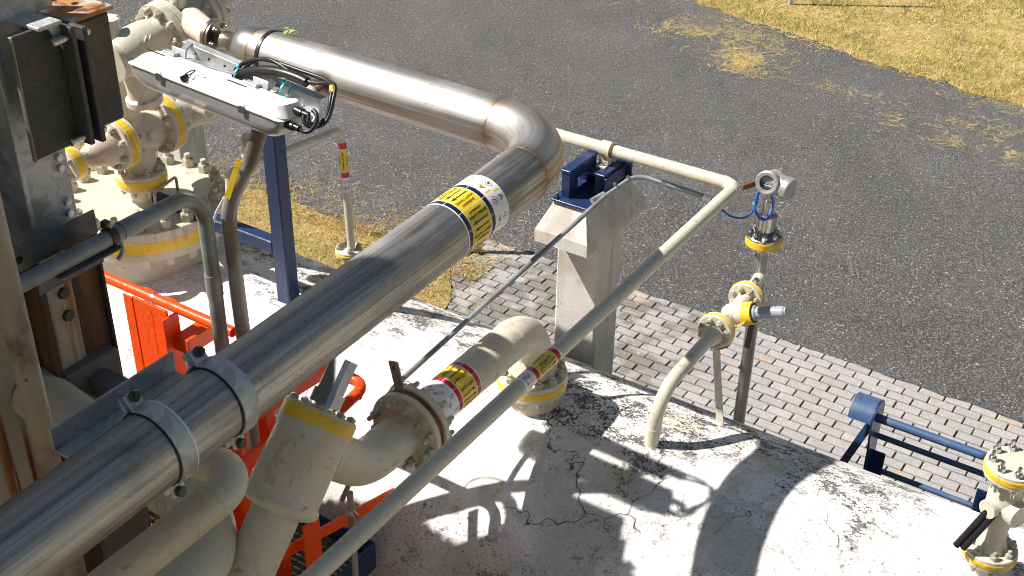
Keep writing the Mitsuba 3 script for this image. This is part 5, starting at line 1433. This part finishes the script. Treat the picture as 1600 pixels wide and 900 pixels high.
sr = thing('mounting_rail', 'punched galvanised mounting rail behind the lamp', 'rail')
rl = nrm([1, 0, -0.107])
ra_, rb_ = np.array([-0.665, -4.965, 4.098]), np.array([0.0, -4.965, 4.030])
rup = nrm(np.cross(rl, [0, 1, 0]))
put(sr + '__back', bar(ra_, rb_, 0.004, 0.055, rup, 0.001), 'galv')
put(sr + '__lip', bar(ra_ + [0, -0.0185, 0] + rup * -0.0255, rb_ + [0, -0.0185, 0] + rup * -0.0255, 0.033, 0.003, rup, 0.001), 'galv')
put(sr + '__lip', bar(ra_ + [0, 0.016, 0] + rup * 0.0262, rb_ + [0, 0.016, 0] + rup * 0.0262, 0.033, 0.003, rup, 0.001), 'galv')
for f in (0.10, 0.20, 0.32, 0.44):
    P = ra_ + (rb_ - ra_) * f + [0, -0.0023, 0]
    put(sr + '__slot', cyl(P, P + [0, -0.0008, 0], 0.006, n=14), 'ink')
for f in (0.06, 0.74):
    P = ra_ + (rb_ - ra_) * f
    put(sr + '__hook', cat([bar(P + [0, -0.05, 0.01], P + [0, 0.004, 0.034], 0.026, 0.006, rup), bar(P + [0, -0.05, -0.03], P + [0, -0.05, 0.016], 0.026, 0.005, (0, 1, 0))]), 'silver', label='bright bent hook on the rail')
put(sr + '__stay', bar([-0.55, -5.06, 4.11], [-0.32, -4.985, 4.075], 0.03, 0.006, (0, 0, 1)), 'galv')
cbs = thing('lamp_cable', 'black lamp cables looping from the lamp end to the rail', 'cable')
g0 = (LM @ [HL + 0.046, 0.010, 0.030, 1])[:3]
g1 = (LM @ [HL + 0.046, -0.030, -0.016, 1])[:3]
far1 = ra_ + (rb_ - ra_) * 0.44 + [0, -0.028, 0.022]
put_tube(cbs + '__cable', spline([g0, g0 + [0.030, -0.01, -0.028], g0 + [0.052, 0.015, -0.018], g0 + [0.050, 0.06, 0.040], g0 + [0.02, 0.105, 0.070], g0 + [-0.04, 0.127, 0.076], g0 + [-0.14, 0.128, 0.080], g0 + [-0.27, 0.128, 0.086], far1], 80), 0.0075, 'rubber', 16)
put_tube(cbs + '__cable', spline([g0 + [-0.01, -0.014, -0.004], g0 + [0.028, -0.022, -0.034], g0 + [0.056, 0.005, -0.028], g0 + [0.058, 0.062, 0.035], g0 + [0.025, 0.112, 0.074], g0 + [-0.05, 0.115, 0.060], g0 + [-0.16, 0.115, 0.066], far1 + [0.01, 0.004, -0.022]], 80), 0.0072, 'rubber', 16)
put_tube(cbs + '__sleeve', spline([g0 + [-0.10, 0.113, 0.052], g0 + [-0.20, 0.113, 0.060], far1 + [0.0, 0.0, -0.026]], 20), 0.019, 'rubber', 20)
put_tube(cbs + '__cable', spline([g1, g1 + [0.04, 0.01, 0.0], g1 + [0.05, 0.035, 0.035], g1 + [0.02, 0.05, 0.055]], 30), 0.0075, 'rubber', 16)
for f in (0.47, 0.80):
    P = ra_ + (rb_ - ra_) * f
    k = put(cbs + '__tie', arc_strip(P + [0, -0.030, 0.010 if f < 0.6 else 0.026], rl, rup, 0.026, 0.0285, 0.006, 0, 6.283, 24), 'cyan', label='turquoise cable tie')
    put(k + '__head', box2(P[0] - 0.007, P[0] + 0.007, P[1] - 0.038, P[1] - 0.024, P[2] + 0.036 + (0.016 if f > 0.6 else 0), P[2] + 0.048 + (0.016 if f > 0.6 else 0), 0.002), 'cyan')
put(cbs + '__marker', cyl(g0 + [0.022, 0.103, 0.069], g0 + [0.041, 0.083, 0.056], 0.0098, n=16), 'tape', label='yellow cable marker')
iv2 = thing('instrument_valve', 'small beige fitting with a round flange on the stub of the steel pipe', 'valve')
put(iv2 + '__disc', lathe(disc_prof(0.046, 0.02), frame((-0.563, -4.40, 3.735), (0.06, -1, 0.0)), 32), 'beige')
put(iv2 + '__body', cat([cyl([-0.56, -4.42, 3.735], [-0.53, -4.60, 3.74], 0.026, n=24), cyl([-0.545, -4.50, 3.735], [-0.50, -4.50, 3.69], 0.03, n=24)]), 'beige')
put(iv2 + '__clip', tube(spline([[-0.50, -4.47, 3.74], [-0.47, -4.48, 3.71], [-0.46, -4.52, 3.68], [-0.49, -4.54, 3.68]], 20), 0.006, 12)[0], 'beige')

# ------------------------------------------------------------------ small things
mp = thing('marker_post', 'short dark marker post at the corner of the paving, mostly behind the big steel pipe', 'post')
put(mp + '__stake', box2(-2.975, -2.925, 0.105, 0.155, 0, 0.68, 0.006), 'dark_steel')
put(mp + '__cap', lathe([(0.034, 0), (0.034, 0.03), (0.02, 0.042), (0, 0.045)], frame((-2.95, 0.13, 0.6805), up), 20), 'dark_steel')
mat('leaf_green', (0.30, 0.48, 0.05), 0.5)
lf = thing('green_leaf', 'tiny fresh green leaf lying on top of the steel pipe', 'leaf')
lq = []
for q in range(7):
    a0 = rng.uniform(0, 6.28)
    c0 = np.array([-0.905 + rng.uniform(-0.03, 0.04), -4.155 + rng.uniform(-0.01, 0.03), 3.868 + rng.uniform(-0.002, 0.006)])
    d0 = np.array([math.cos(a0), math.sin(a0), 0.25]) * 0.022
    s0_ = np.array([-math.sin(a0), math.cos(a0), 0.1]) * 0.008
    lq.append(trimesh.Trimesh([c0 - d0, c0 + s0_, c0 + d0, c0 - s0_, c0 + [0, 0, -0.004]], [[0, 1, 2], [0, 2, 3], [0, 4, 1], [1, 4, 2], [2, 4, 3], [3, 4, 0]], process=False))
k = put(lf + '__leaflets', cat(lq), 'leaf_green', False)
labels[k] = {'label': 'small leaflets', 'kind': 'stuff'}
